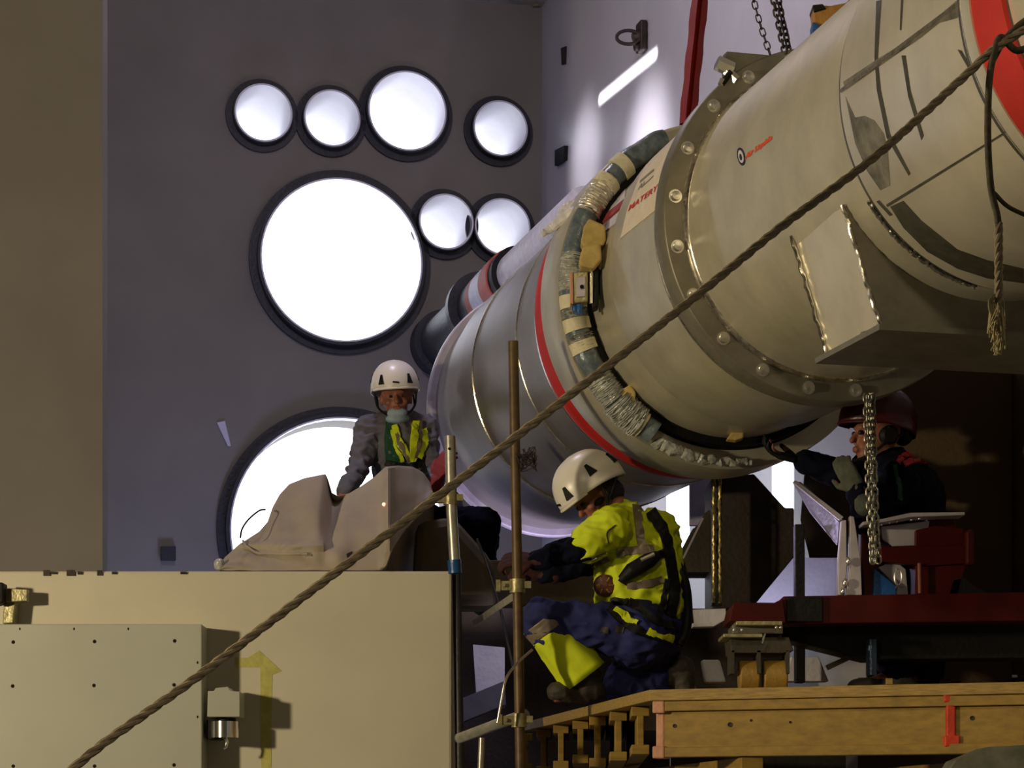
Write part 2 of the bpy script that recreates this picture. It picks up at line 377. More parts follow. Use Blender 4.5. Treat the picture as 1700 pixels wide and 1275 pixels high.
# ---------------------------------------------------------------- the big pipe
PL = E('steel_pipe', O-UP*.72, 'huge stainless steel pipe assembly slanting across the hall towards the end wall', 'steel pipe')
def part(bm, name, m, smooth=True, parent=None, **kw): return fin(bm, name, m, PL if parent is None else parent, smooth=smooth, **kw)
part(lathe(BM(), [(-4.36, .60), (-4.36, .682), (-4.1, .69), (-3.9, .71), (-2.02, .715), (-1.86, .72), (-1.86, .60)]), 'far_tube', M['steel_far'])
part(lathe(BM(), [(-4.43, .60), (-4.43, .717), (-4.41, .724), (-4.36, .724), (-4.35, .716), (-4.35, .60)]), 'end_ring', M['lavsteel'])
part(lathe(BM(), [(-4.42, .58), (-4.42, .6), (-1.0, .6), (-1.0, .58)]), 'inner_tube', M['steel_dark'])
for tt in (-3.3, -2.35): part(lathe(BM(), [(tt-.008, .712), (tt-.004, .718), (tt+.004, .718), (tt+.008, .712)]), 'weld_seam', M['weld'])
part(lathe(BM(), [(-1.90, .70), (-1.90, .738), (-1.72, .742), (-1.64, .745), (-1.628, .755), (-1.615, .783), (-1.605, .789), (-1.33, .79), (-1.31, .785), (-1.31, .64)]), 'bellows_ring', M['steel'])
part(lathe(BM(), [(-1.90, .70), (-1.90, .743), (-1.885, .743), (-1.885, .70)]), 'ring_lip', M['bright'])
part(lathe(BM(), [(-1.315, .64), (-1.308, .70), (-1.302, .70), (-1.302, .64)]), 'gasket', M['blackmat'])
part(lathe(BM(), [(-1.32, .63), (-1.32, .655), (-.88, .655), (-.88, .60)]), 'neck_tube', M['steel'])
part(lathe(BM(), [(-.875, .62), (-.875, .672), (-.868, .676), (-.5, .678), (-.20, .675), (-.19, .66), (-.15, .655), (-.13, .66), (-.12, .64)]), 'sleeve', M['steel'])
part(lathe(BM(), [(-.215, .674), (-.213, .684), (-.2, .686), (-.192, .676)]), 'weld_seam', M['weld'])
part(lathe(BM(), [(-.125, .6), (-.125, .705), (-.118, .712), (-.008, .712), (0, .706), (0, .61)]), 'bolted_flange', M['steel_dark'])
part(lathe(BM(), [(.0, .635), (.018, .632), (.03, .622), (.03, .615)]), 'weld_seam', M['weld'])
part(lathe(BM(), [(.01, .55), (.01, .62), (1.68, .62), (1.68, .55)]), 'barrel', M['steel'])
part(lathe(BM(), [(1.655, .61), (1.655, .632), (1.662, .637), (2.66, .637), (2.66, .6)]), 'cladding_shell', M['steel_shell'])
part(lathe(BM(), [(2.62, .6), (2.62, .655), (2.65, .665), (2.70, .665), (2.70, .64), (4.6, .64), (4.6, .3), (4.6, .01)]), 'near_tube', M['steel_shell'])
part(lathe(BM(), [(1.63, .62), (1.63, .628), (1.654, .634), (1.654, .62)]), 'dark_joint', M['stain'])
part(lathe(BM(), [(2.58, .636), (2.58, .642), (2.62, .648), (2.62, .64)]), 'dark_joint', M['stain'])
part(lathe(BM(), [(2.615, .64), (2.618, .655), (2.635, .662), (2.64, .65)]), 'weld_seam', M['weld'])
# bolts
bt = [(1246, 134), (1187, 178), (1140, 245), (1117, 325), (1120, 410), (1146, 492), (1198, 565), (1266, 615), (1343, 640), (1420, 641)]
angs = [tr(hit_t(x, y, 0))[2] for x, y in bt]
step = (angs[0]-angs[8])/8 if abs(angs[0]-angs[8]) < PI else .35
bm = BM(); lathe(bm, [(0, .011), (.006, .02), (.018, .018), (.02, .0001)], 12, Vector((0, 0, 1)), Vector((0, 0, 0)))
lathe(bm, [(-.002, .001), (-.002, .027), (.003, .027), (.003, .001)], 16, Vector((0, 0, 1)), Vector((0, 0, 0)))
bolt0 = None; base = angs[3]; RB = basis(AX).to_4x4()
allb = angs+[angs[0]+(angs[0]-angs[1])*k for k in range(1, 11)]
for i, th in enumerate(allb):
    p = ring(0.0, .667, th)
    if bolt0 is None: bolt0 = fin(bm, 'flange_bolt', M['bolt'], PL, smooth=True); b = bolt0
    else: b = bolt0.copy(); COL.objects.link(b); b.parent = PL
    b.matrix_parent_inverse = parent_inv(PL); b.matrix_basis = Matrix.Translation(p) @ RB
# labels, seams and marks on the barrel
def cyl_patch(polys, R, name, m, th=.0015, step=14, **kw): return fin(patch(polys, on_cyl(R), th, step), name, m, PL, smooth=True, **kw)
cyl_patch([[(1115, 236), (1124, 231), (1104, 262), (1089, 320), (1087, 338), (1092, 330), (1088, 350), (1031, 396), (1042, 350), (1062, 296), (1073, 275)]], .677, 'paper_sign', M['paper'], .004, 8, label='cream paper sign with red lettering')
text_on('MATERY', 16, (1043, 352), (.80, -.60), (.30, -.95), on_cyl(.6795), 'sign_lettering', M['redink'], PL, .3, .004)
text_on('AI', 13, (1060, 316), (.78, -.6), (.32, -.95), on_cyl(.6795), 'sign_lettering', M['greyink'], PL, .2, .004)
cyl_patch([[(1064, 300), (1086, 281), (1086, 284), (1063, 304)], [(1066, 310), (1086, 292), (1085, 294), (1065, 313)]], .6795, 'sign_line', M['greyink'], .004)
text_on('Air Liquide', 12.2, (1238, 264), (.80, -.60), (.16, -.99), on_cyl(.62), 'printed_logo', M['logored'], PL, .8, .002)
el = lambda cx, cy, a, b, n=20, rot=.25: [(cx+a*math.cos(2*PI*k/n)+rot*b*-math.sin(2*PI*k/n)*-.6, cy+b*-math.sin(2*PI*k/n)*-1) for k in range(n)]
cyl_patch([el(1231, 260, 6.5, 15)], .62, 'logo_roundel', M['ink'], .002, 5)
cyl_patch([el(1231, 260, 4.2, 10.5)], .6205, 'logo_roundel', M['white_band'], .003, 5)
cyl_patch([el(1231, 261, 2, 5.5)], .621, 'logo_roundel', M['ink'], .004, 5)
# seam and grinding marks on the cladding
cyl_patch([[(1394, 150), (1600, -4), (1610, -4), (1398, 154)]], .637, 'longitudinal_weld', M['weld'], .004)
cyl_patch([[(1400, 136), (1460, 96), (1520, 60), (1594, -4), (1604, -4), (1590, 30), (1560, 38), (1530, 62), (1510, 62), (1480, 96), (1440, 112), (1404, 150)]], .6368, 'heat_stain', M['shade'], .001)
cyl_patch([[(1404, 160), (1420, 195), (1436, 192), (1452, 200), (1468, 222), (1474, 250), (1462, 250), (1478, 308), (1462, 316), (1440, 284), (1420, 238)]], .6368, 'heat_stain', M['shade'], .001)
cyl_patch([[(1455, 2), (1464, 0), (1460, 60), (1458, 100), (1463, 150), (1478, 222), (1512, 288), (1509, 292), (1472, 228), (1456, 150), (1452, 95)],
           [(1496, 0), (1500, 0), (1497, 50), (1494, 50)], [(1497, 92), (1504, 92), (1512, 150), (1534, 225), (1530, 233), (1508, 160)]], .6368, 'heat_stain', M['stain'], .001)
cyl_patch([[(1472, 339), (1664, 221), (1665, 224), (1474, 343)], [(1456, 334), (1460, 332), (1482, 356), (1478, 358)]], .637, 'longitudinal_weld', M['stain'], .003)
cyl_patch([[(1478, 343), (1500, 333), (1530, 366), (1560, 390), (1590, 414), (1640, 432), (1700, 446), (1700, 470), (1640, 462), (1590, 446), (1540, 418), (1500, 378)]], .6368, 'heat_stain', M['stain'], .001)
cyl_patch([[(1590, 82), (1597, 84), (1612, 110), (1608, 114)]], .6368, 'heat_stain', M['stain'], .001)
# saddle foot under the barrel
t2 = tr(hit_c(1402, 338, .62))[0]; t1 = tr(hit_c(1312, 388, .62))[0]
def pt(x, y, t): return hit_t(x, y, t)
FO = PL
a0, a1 = pt(1318, 392, t1), pt(1376, 592, t1); b0, b1 = pt(1403, 342, t2), pt(1465, 540, t2)
b1 = pt(1465, 540, t2); a1 = b1-AX*(t2-t1)+Vector((0, 0, 0)); a1 = pt(1376, 590, t1)
wv = VV if VV.x > 0 else -VV
part(plate3(BM(), [a0, b0, b1, a1], wv*.03), 'saddle_side_plate', M['steel_shell'], smooth=False)
c0 = b0+wv*1.15; fr = [b0+AX*.002, b1+AX*.002, b1+wv*.95, b0+wv*1.1+UP*.0]
part(plate3(BM(), fr, -AX*.025), 'saddle_front_plate', M['steel_dark'], smooth=False)
part(plate3(BM(), [b1+AX*.02-wv*.02, b1+AX*.02+wv*1.0, a1+wv*1.0-AX*.06, a1-AX*.06-wv*.03], -UP*.02), 'saddle_base_plate', M['steel_dark'], smooth=False)
def crinkle(a, b, n, amp, off): return [a.lerp(b, k/n)+Vector([random.uniform(-amp, amp) for _ in range(3)])+off for k in range(n+1)]
for a, b in ((a0, a1), (b0, b1), (a1, b1)):
    part(tube(BM(), crinkle(a, b, 26, .004, -wv*.008), .0075, 8), 'weld_seam', M['weld'])
part(tube(BM(), [ring(1.63, .637, tr(hit_c(x, y, .637))[2])+Vector([random.uniform(-.003, .003) for _ in range(3)]) for x, y in bez([(1408, 305, 0), (1422, 330, 0), (1440, 355, 0), (1470, 390, 0), (1510, 425, 0), (1560, 455, 0), (1620, 478, 0)], 60) for x, y in [(x, y)]] if False else
     [ring(1.625, .632, th)+Vector([random.uniform(-.003, .003) for _ in range(3)]) for th in [tr(hit_t(1425, 345, 1.625))[2]+k*(tr(hit_t(1620, 482, 1.625))[2]-tr(hit_t(1425, 345, 1.625))[2])/60 for k in range(61)]], .008, 8), 'weld_seam', M['weld'])
# mounting bracket on top of the flange
br = [pt(1200, 92, -.06), pt(1292, 100, -.06), pt(1262, 150, -.06), pt(1225, 168, -.06), pt(1198, 141, -.06)]
part(plate3(BM(), br, AX*.05), 'lifting_bracket', M['steel_dark'], smooth=False)
bm = tube(BM(), [pt(1190, 104, -.02), pt(1216, 116, -.02)], .03, 6); tube(bm, [pt(1206, 118, -.02), pt(1224, 134, .0)], .02, 6)
tube(bm, [pt(1196, 141, 0), pt(1200, 132, 0)], .012, 8)
part(bm, 'bracket_bolt', M['bright'], smooth=False)
part(tube(BM(), [pt(1213, 120, 0), pt(1198, 140, 0)], .012, 8), 'bracket_stud', M['blackmat'])

# ---- straps round the pipe
def strapring(t0, t1, R0, R1, label):
    return fin(lathe(BM(), [(t0, R0), (t0, R0+.014), ((t0+t1)/2, (R0+R1)/2+.02), (t1, R1+.014), (t1, R1)], closed=True), 'strap', M['red_strap'], smooth=True, label=label, cat='strap')
strapring(-1.85, -1.715, .739, .741, 'red webbing strap round the pipe behind the hose bundle')
strapring(2.70, 2.88, .645, .645, 'wide red strap round the near end of the big pipe')
# red sling hanging from above
a, b = P(1168, -60, 11.6), P(1141, 206, 11.6)
bm = BM(); n = 14
for k in range(n):
    p, q = a.lerp(b, k/n), a.lerp(b, (k+1)/n)
A = []
for k in range(n+1):
    c = a.lerp(b, k/n); w = .040+.003*math.sin(k*1.7); A.append([bm.verts.new(c+Vector((x*w, y, 0))) for x, y in ((-1, -.006), (-.3, -.03), (.25, -.006), (.3, -.03), (1, -.012), (1, .02), (-1, .02))])
for k in range(n):
    for j in range(7): bm.faces.new((A[k][j], A[k][(j+1) % 7], A[k+1][(j+1) % 7], A[k+1][j]))
fin(bm, 'lifting_sling', mat('dark_red_webbing', (.24, .007, .005), .6, 0, 6, .08, .003, 60), smooth=True, label='dark red lifting sling hanging down behind the bolted flange', cat='sling')

# ---- hose bundle wrapped in film along the ring
HT, HR = -1.262, .735
def hth(px, py): return tr(hit_t(px, py, HT))[2]
h0, h1 = hth(1085, 240), hth(1330, 735)
def unwrap(a, ref):
    while a-ref > PI: a -= 2*PI
    while a-ref < -PI: a += 2*PI
    return a
th_m = hth(938, 480); th_s = unwrap(hth(1102, 233), th_m); th_e = unwrap(hth(1085, 722), th_m)
HB = E('hose_bundle', ring(HT, HR, th_e), 'film-wrapped blue-grey hose bundle taped along the ring of the pipe', 'hose bundle')
pts = [ring(HT+.004*math.sin(k*.5), HR+.003*math.sin(k*.7), th_s+(th_e-th_s)*k/90) for k in range(91)]
rad = [.050+.003*noise.noise(Vector((k*.35, 0, 0)))+.002*math.sin(k*.23) for k in range(91)]
fin(tube(BM(), pts, rad, 16), 'hose', M['hose_blue'], HB, smooth=True)
def filmrange(a, b, extra, name='film_wrap', m=M['plastic']):
    bm = BM(); seg = 18; rings = []
    n = 60
    for k in range(n+1):
        f = a+(b-a)*k/n; th = th_s+(th_e-th_s)*f; c = ring(HT, HR, th); X = AX; Y2 = (UP*math.cos(th)+VV*math.sin(th))
        rr = []
        for j in range(seg):
            an = 2*PI*j/seg; w = .052+extra+.010*noise.noise(Vector((k*.5, math.cos(an)*2, math.sin(an)*2)))+.008*random.random()
            rr.append(bm.verts.new(c+(X*math.cos(an)+Y2*math.sin(an))*w))
        rings.append(rr)
    for k in range(n):
        for j in range(seg): bm.faces.new((rings[k][j], rings[k][(j+1) % seg], rings[k+1][(j+1) % seg], rings[k+1][j]))
    bm.faces.new(rings[0][::-1]); bm.faces.new(rings[-1]); return fin(bm, name, m, HB, smooth=True)
def frac(px, py):
    return (unwrap(hth(px, py), th_m)-th_s)/(th_e-th_s)
filmrange(frac(1005, 290), frac(965, 350), .0, m=M['steel_shell'])
filmrange(frac(942, 420), frac(937, 484), .000)
filmrange(frac(940, 514), frac(943, 532), .0)
filmrange(frac(945, 560), frac(957, 585), .0)
filmrange(frac(985, 630), frac(1015, 668), .004)
filmrange(frac(1018, 670), frac(1060, 705), .016)
def tape(px0, py0, px1, py1, extra=.012):
    a, b = frac(px0, py0), frac(px1, py1); bm = BM(); rings = []
    for k in range(7):
        th = th_s+(th_e-th_s)*(a+(b-a)*k/6); c = ring(HT, HR, th); Y2 = (UP*math.cos(th)+VV*math.sin(th))
        rings.append([bm.verts.new(c+(AX*math.cos(2*PI*j/16)+Y2*math.sin(2*PI*j/16))*(.053+extra)) for j in range(16)])
    for k in range(6):
        for j in range(16): bm.faces.new((rings[k][j], rings[k][(j+1) % 16], rings[k+1][(j+1) % 16], rings[k+1][j]))
    bm.faces.new(rings[0][::-1]); bm.faces.new(rings[-1]); fin(bm, 'tape_wrap', M['tape'], HB, smooth=True)
for q in ((1034, 264, 1020, 278), (1008, 296, 996, 308), (937, 492, 938, 514), (942, 532, 947, 553), (955, 570, 962, 588), (1048, 705, 1062, 714)): tape(*q, extra=.008)
fin(tube(BM(), [ring(HT+.02, .765+.004*math.sin(k), th_e+.03+(unwrap(hth(1235, 742), th_m)-th_e)*k/40)+Vector([random.uniform(-.004, .004) for _ in range(3)]) for k in range(41)], [.03-.02*k/40+random.uniform(0, .006) for k in range(41)], 9), 'film_edge', M['plastic'], HB, smooth=True)
# crumpled film flap at the top left and film knot
bm = BM(); g = {}
fp = [P(x, y, 10.98) for x, y in ((902, 384), (925, 366), (940, 345), (960, 340), (972, 362), (950, 370), (925, 388))]
tube(bm, bez(fp[:4], 24), [.006+.02*k/24+.006*random.random() for k in range(len(bez(fp[:4], 24)))], 9)
tube(bm, bez([P(899, 390, 10.98), P(920, 376, 10.98), P(946, 356, 10.85), P(968, 356, 10.85)], 24), [.008+.03*k/24+.006*random.random() for k in range(25)], 9)
fin(bm, 'film_tail', mat('white_film', (.8, .78, .82), .3, 0, 30, .1, .02, 60), HB, smooth=True)
# foam blocks and clamp box
def rock(name, poly, Y, th, m, **kw):
    return fin(prism(BM(), poly, Y, th), name, m, bevel=.008, **kw)
rock('foam_block', [(969, 376), (978, 362), (1005, 374), (1006, 398), (1002, 408), (970, 410), (964, 402)], 10.5, .1, M['foam'], label='upper ochre foam block wedged beside the hose bundle', cat='foam block', group='ochre foam blocks on the ring')
rock('foam_block', [(968, 408), (997, 403), (999, 430), (985, 446), (964, 441), (961, 432)], 10.44, .1, M['foam'], label='lower ochre foam block just above the small meter box', cat='foam block', group='ochre foam blocks on the ring')
rock('foam_block', [(1215, 717), (1222, 713), (1236, 716), (1235, 727), (1222, 731), (1206, 729)], 10.72, .07, M['foam'], label='small ochre foam piece at the bottom of the ring', cat='foam block', group='ochre foam blocks on the ring')
rock('foam_block', [(1030, 648), (1047, 637), (1056, 652), (1054, 668), (1030, 672)], 10.70, .06, M['foam'], label='crumpled ochre foam piece tucked in the film, low on the ring', cat='foam block', group='ochre foam blocks on the ring')
mb = E('meter_box', P(970, 506, 10.500), 'small orange-edged meter box clamped on the ring below the foam blocks', 'meter box')
fin(prism(BM(), [(950, 452), (976, 450), (976, 501), (952, 504)], 10.480, .07), 'case', M['khaki'], mb, bevel=.006)
fin(prism(BM(), [(946, 452), (951, 452), (952, 504), (947, 504)], 10.475, .075), 'orange_edge', M['salmon'], mb, bevel=.002)
fin(prism(BM(), [(956, 460), (972, 459), (972, 492), (957, 493)], 10.472, .006), 'face_plate', M['lavsteel'], mb, bevel=.002)
fin(tube(BM(), [P(966, 476, 10.474), P(966, 476, 10.460)], .009, 12), 'dial', M['blackmat'], mb)
fin(tube(BM(), [P(981, 450, 10.500), P(981, 504, 10.500)], .009, 10), 'clamp_rod', M['bright'], mb, smooth=True)
fin(prism(BM(), [(986, 440), (994, 440), (994, 508), (985, 512)], 10.500, .09), 'clamp_body', M['blackmat'], mb, bevel=.006)
bm = tube(BM(), [P(962, 506, 10.500), P(962, 522, 10.500)], .016, 12); tube(bm, [P(954, 504, 10.520), P(955, 518, 10.520)], .012, 10)
fin(bm, 'blue_knob', M['blue'], mb, smooth=True, label='blue twin knob')
# black seal strip between bundle and neck
fin(lathe(BM(), [(-1.30, .66), (-1.30, .692), (-1.25, .688), (-1.25, .655)], closed=True), 'seal_strip', M['blackmat'], PL, smooth=True)
# bright reflection in the neck painted as white patches, with a red strip
fin(patch([[(1000, 350), (1040, 310), (1038, 330), (1006, 360)], [(1006, 372), (1036, 345), (1034, 362), (1004, 385)]], on_cyl(.657), .004, 10), 'foil_patch', M['white_band'], PL)
fin(patch([[(1000, 362), (1038, 331), (1036, 342), (1002, 371)]], on_cyl(.657), .006, 10), 'ribbon_mark', M['maroon'], PL)

# ---------------------------------------------------------------- white pipe behind
o2 = P(850, 466, 16.6); SP = E('wall_pipe', o2-UP*.2, 'pale wall pipe with red and white bands behind the big pipe', 'wall pipe')
def sp(prof, n, m): fin(lathe(BM(), prof, 64, AX, o2), n, m, SP, smooth=True)
sp([(-2.35, .15), (-2.35, .25), (-2.1, .25), (-2.1, .2), (-.5, .195), (-.5, .1)], 'dark_collar', M['collar'])
sp([(-.95, .18), (-.95, .262), (-.86, .262), (-.86, .18)], 'collar_flange', M['collar'])
sp([(-.6, .1), (-.6, .20), (-.46, .20), (-.46, .1)], 'red_band', M['red_dull'])
sp([(-.46, .1), (-.46, .202), (-.16, .202), (-.16, .1)], 'white_band', M['white_band'])
sp([(-.16, .1), (-.16, .207), (.08, .207), (.08, .1)], 'red_band', M['red_dull'])
sp([(.08, .1), (.08, .195), (.2, .195), (.2, .1)], 'black_seal', M['blackmat'])
sp([(.2, .1), (.2, .158), (1.9, .158), (1.9, .1)], 'pale_tube', M['white_band'])

# ---------------------------------------------------------------- cream block, panel, small fittings
YB = 11.5
x1 = P(750, 0, YB).x; zt = P(0, 948, YB).z
fin(box(BM(), ((x1-4)/2, YB+.5, zt/2), (x1+4, 1.0, zt)), 'concrete_block', M['block'], bevel=.012, label='large cream painted concrete block in the lower left foreground', cat='concrete block')
# rough top edge crumbs
bm = BM()
for px in (78, 90, 118, 133, 166, 190, 305):
    c = P(px, 950, YB); box(bm, c+Vector((0, -.004, -.004)), (.02+.02*random.random(), .012, .012+.02*random.random()))
fin(bm, 'edge_tar', M['rustdark'], label='dark tar blobs along the top edge of cream block', cat='tar', kind='stuff')
pn = E('wall_panel', (P(335, 0, 11.28).x-1, 11.35, .3), 'grey riveted panel box mounted on the front of the cream block', 'panel box')
zp = P(0, 1036, 11.282).z; xp = P(335, 0, 11.282).x
fin(box(BM(), (xp-1.2, 11.39, (zp+.3)/2), (2.4, .216, zp-.3)), 'case', M['panel'], pn, bevel=.005)
bmr = BM(); lathe(bmr, [(0, .0001), (.004, .004), (0, .009)], 10, Vector((0, -1, 0)), Vector((0, 0, 0))); r0 = None
for px, py in [(22, 1066), (157, 1065), (290, 1064), (21, 1139), (156, 1138), (289, 1137), (289, 1270), (157, 1272), (22, 1272), (33, 1044), (123, 1044), (213, 1044), (328, 1100), (328, 1190)]:
    if r0 is None: r0 = fin(bmr, 'rivet', M['rustdark'], pn); b = r0
    else: b = r0.copy(); COL.objects.link(b); b.parent = pn
    b.matrix_parent_inverse = parent_inv(pn); b.location = P(px, py, 11.282); b.scale = (1, 1, 1) if px not in (33, 123, 213, 328) else (.45, 1, .8)
fx = E('hinge_bracket', P(372, 1210, 11.3), 'grey block and polished steel cylinder fixing beside the grey panel', 'bracket')
fin(prism(BM(), [(345, 1147), (355, 1147), (358, 1142), (378, 1140), (383, 1147), (398, 1148), (398, 1190), (344, 1190)], 11.22, .2), 'upper_block', M['panel'], fx, bevel=.003)
c1 = P(374, 1198, 11.32); c2 = P(374, 1225, 11.32)
fin(tube(BM(), [c1, c2], .067, 40), 'cylinder', M['bright'], fx, smooth=True)
fin(tube(BM(), [P(374, 1188, 11.32), P(374, 1200, 11.32)], .05, 20), 'shaft', M['blackmat'], fx, smooth=True)
fin(tube(BM(), [P(374, 1224, 11.3), P(377, 1231, 11.3), P(375, 1240, 11.3), P(371, 1242, 11.3)], .007, 8), 'hook', M['bright'], fx, smooth=True)
fin(box(BM(), P(357, 1212, 11.4), (.06, .16, .09)), 'backing', M['blackmat'], fx)
fin(plate3(BM(), [P(x, y, YB) for x, y in ((390, 1092), (412, 1092), (430, 1080), (468, 1114), (452, 1120), (450, 1275), (434, 1275), (432, 1108), (390, 1108))], (0, -.002, 0)), 'painted_arrow', M['yellow_faded'], label='faded yellow arrow sticker on the front of the cream block', cat='arrow')
cl = E('pipe_clip', P(5, 1035, 11.4), 'dark clip fixture at the left edge of the cream block', 'clip')
fin(prism(BM(), [(0, 976), (45, 978), (45, 998), (0, 1000)], 11.36, .05), 'bar', M['khaki'], cl, bevel=.004)
fin(prism(BM(), [(-8, 966), (5, 967), (5, 1000), (-8, 1004)], 11.3, .1), 'black_head', M['blackmat'], cl, bevel=.006)
fin(prism(BM(), [(6, 1000), (26, 998), (22, 1035), (4, 1036)], 11.38, .11), 'foot', M['khaki'], cl, bevel=.006)

# ---------------------------------------------------------------- ropes
def rope(name, pts, r, m, label, twist=True):
    c = bez(pts, 160); bm = BM()
    if twist:
        # three laid strands
        L = 0; acc = [0]
        for i in range(1, len(c)): L += (c[i]-c[i-1]).length; acc.append(L)
        n = int(L/.018); 
        def at(s):
            for i in range(1, len(c)):
                if acc[i] >= s: return c[i-1].lerp(c[i], (s-acc[i-1])/max(1e-9, acc[i]-acc[i-1]))
            return c[-1]
        cc = [at(L*k/n) for k in range(n+1)]
        for st in range(3):
            pp = []
            for k, p in enumerate(cc):
                d = (cc[min(k+1, n)]-cc[max(k-1, 0)]).normalized(); R = basis(d); an = k*.018/(r*9)*2*PI/1.2+st*2*PI/3
                pp.append(p+(R.col[0]*math.cos(an)+R.col[1]*math.sin(an))*r*.48)
            tube(bm, pp, r*.58, 7)
    else: tube(bm, c, r, 10)
    return fin(bm, name, m, smooth=True, label=label, cat='rope') if label else bm
rope('rope', [P(110, 1285, 5.256), P(180, 1228, 5.292), P(335, 1118, 5.329), P(560, 948, 5.402), P(740, 814, 5.475), P(960, 645, 5.548), P(1160, 488, 5.621), P(1300, 374, 5.657), P(1450, 262, 5.694), P(1600, 128, 5.767), P(1650, 82, 5.767), P(1730, 32, 5.767)], .0108, M['rope'], 'long taut tan rope crossing the whole view from lower left to upper right')
KR = E('rope_end', P(1655, 590, 5.770), 'hanging dark rope tail with pale frayed end at the right edge', 'rope')
bm = BM()
for st, off in ((0, 0), ):
    tube(bm, bez([P(1735, 62, 5.770), P(1690, 84, 5.770), P(1662, 62, 5.770), P(1650, 90, 5.762), P(1642, 140, 5.762), P(1640, 230, 5.762), P(1645, 310, 5.762), P(1655, 355, 5.762), P(1658, 380, 5.762)], 80), .0084, 10)
tube(bm, bez([P(1735, 20, 5.777), P(1700, 36, 5.777), P(1668, 66, 5.777), P(1648, 100, 5.777)], 30), .0084, 10)
tube(bm, bez([P(1650, 320, 5.762), P(1672, 342, 5.762), P(1700, 356, 5.762), P(1720, 362, 5.762)], 20), .0055, 8)
fin(bm, 'rope_length', M['rope_dark'], KR, smooth=True)
bm = BM()
for s in range(3):
    q = [P(1658+3.5*math.sin(k*.8+s*2.1), 370+k*6, 5.762+.006*math.cos(k*.8+s*2.1)) for k in range(24)]
    tube(bm, q, .0062, 8)
fin(bm, 'untwisted_strands', M['rope'], KR, smooth=True)
bm = BM()
for s in range(40):
    x0 = 1660+random.uniform(-5, 5); y0 = random.uniform(480, 545); x2 = 1655+random.uniform(-17, 15)
    tube(bm, bez([P(x0, y0, 5.762), P((x0+x2)/2+random.uniform(-6, 6), y0+22, 5.762+random.uniform(-.02, .02)), P(x2, min(590, y0+50+random.uniform(-10, 18)), 5.762+random.uniform(-.02, .02))], 8), .0019, 5)
for s in range(14):
    x0 = 1662+random.uniform(-4, 4); tube(bm, bez([P(x0, 485, 5.762), P(1643+random.uniform(-2, 6), 500, 5.755), P(1648+random.uniform(-3, 8), 530, 5.755)], 8), .0018, 5)
fin(bm, 'frayed_end', M['fray'], KR, smooth=True)

# ---------------------------------------------------------------- chains
LINKS = {}
def chain(name, pts, L, wire, m, label, group=None, roll=0):
    """one link mesh copied along the points"""
    key = (L, wire, m.name)
    c = bez([Vector(p) for p in pts], 80) if len(pts) > 2 else [Vector(p) for p in pts]
    t = E(name, c[-1], label, 'chain', group)
    tot = sum((c[i]-c[i-1]).length for i in range(1, len(c))); pit = L-2.1*wire; n = int(tot/pit)
    acc = 0; i = 1; segs = []
    for k in range(n):
        s = pit*(k+.5)
        while i < len(c)-1 and acc+(c[i]-c[i-1]).length < s: acc += (c[i]-c[i-1]).length; i += 1
        d = (c[i]-c[i-1]); p = c[i-1]+d.normalized()*(s-acc); segs.append((p, d.normalized()))
    if key not in LINKS:
        bm = BM(); w = L*.30; h = L/2-w-wire*.0; q = []
        for k in range(9): a = PI*k/8; q.append(Vector((w*math.cos(a), 0, h+w*math.sin(a))))
        for k in range(9): a = PI+PI*k/8; q.append(Vector((w*math.cos(a), 0, -h+w*math.sin(a))))
        tube(bm, q, wire, 8, closed=True)
        me = bpy.data.meshes.new('chain_link'); bm.to_mesh(me); bm.free(); me.materials.append(m)
        for f in me.polygons: f.use_smooth = True
        LINKS[key] = me
    me = LINKS[key]
    for k, (p, d) in enumerate(segs):
        o = bpy.data.objects.new('chain_link', me); COL.objects.link(o); o.parent = t; o.matrix_parent_inverse = parent_inv(t)
        R = basis(d, (0, 1, 0)).to_4x4() @ Matrix.Rotation(PI/2*(k % 2)+roll+random.uniform(-.25, .25), 4, 'Z'); o.matrix_basis = Matrix.Translation(p) @ R
chain('hoist_chain', [P(1246, -20, 9.6), P(1262, 40, 9.6), P(1281, 98, 9.6)], .034, .0028, M['chain_dark'], 'thin single chain hanging down to the flange bracket')
chain('hoist_chain', [P(1279, -25, 9.6), P(1304, 94, 9.6)], .034, .0042, M['chain_dark'], 'left strand of the thick double chain over the barrel', 'double chain above the barrel', .4)
chain('hoist_chain', [P(1288, -25, 9.63), P(1311, 88, 9.63)], .034, .0042, M['chain_dark'], 'right strand of the thick double chain over the barrel', 'double chain above the barrel', .9)
chain('load_chain', [P(1438, 655, 9.0), P(1441, 760, 9.0), P(1444, 850, 9.0), P(1450, 942, 9.0)], .034, .0042, M['chain'], 'left strand of bright chain loop in front of the worker in dark red helmet', 'bright chain loop by the red trolley')
chain('load_chain', [P(1448, 655, 9.02), P(1451, 760, 9.02), P(1454, 850, 9.02), P(1459, 940, 9.02)], .034, .0042, M['chain'], 'right strand of bright chain loop in front of the worker in dark red helmet', 'bright chain loop by the red trolley', .7)
chain('load_chain', [P(1443, 655, 9.05), P(1447, 800, 9.05), P(1449, 920, 9.05), P(1454, 936, 9.05)], .034, .0036, M['chain'], 'middle strand of bright chain loop in front of the worker in dark red helmet', 'bright chain loop by the red trolley', .3)
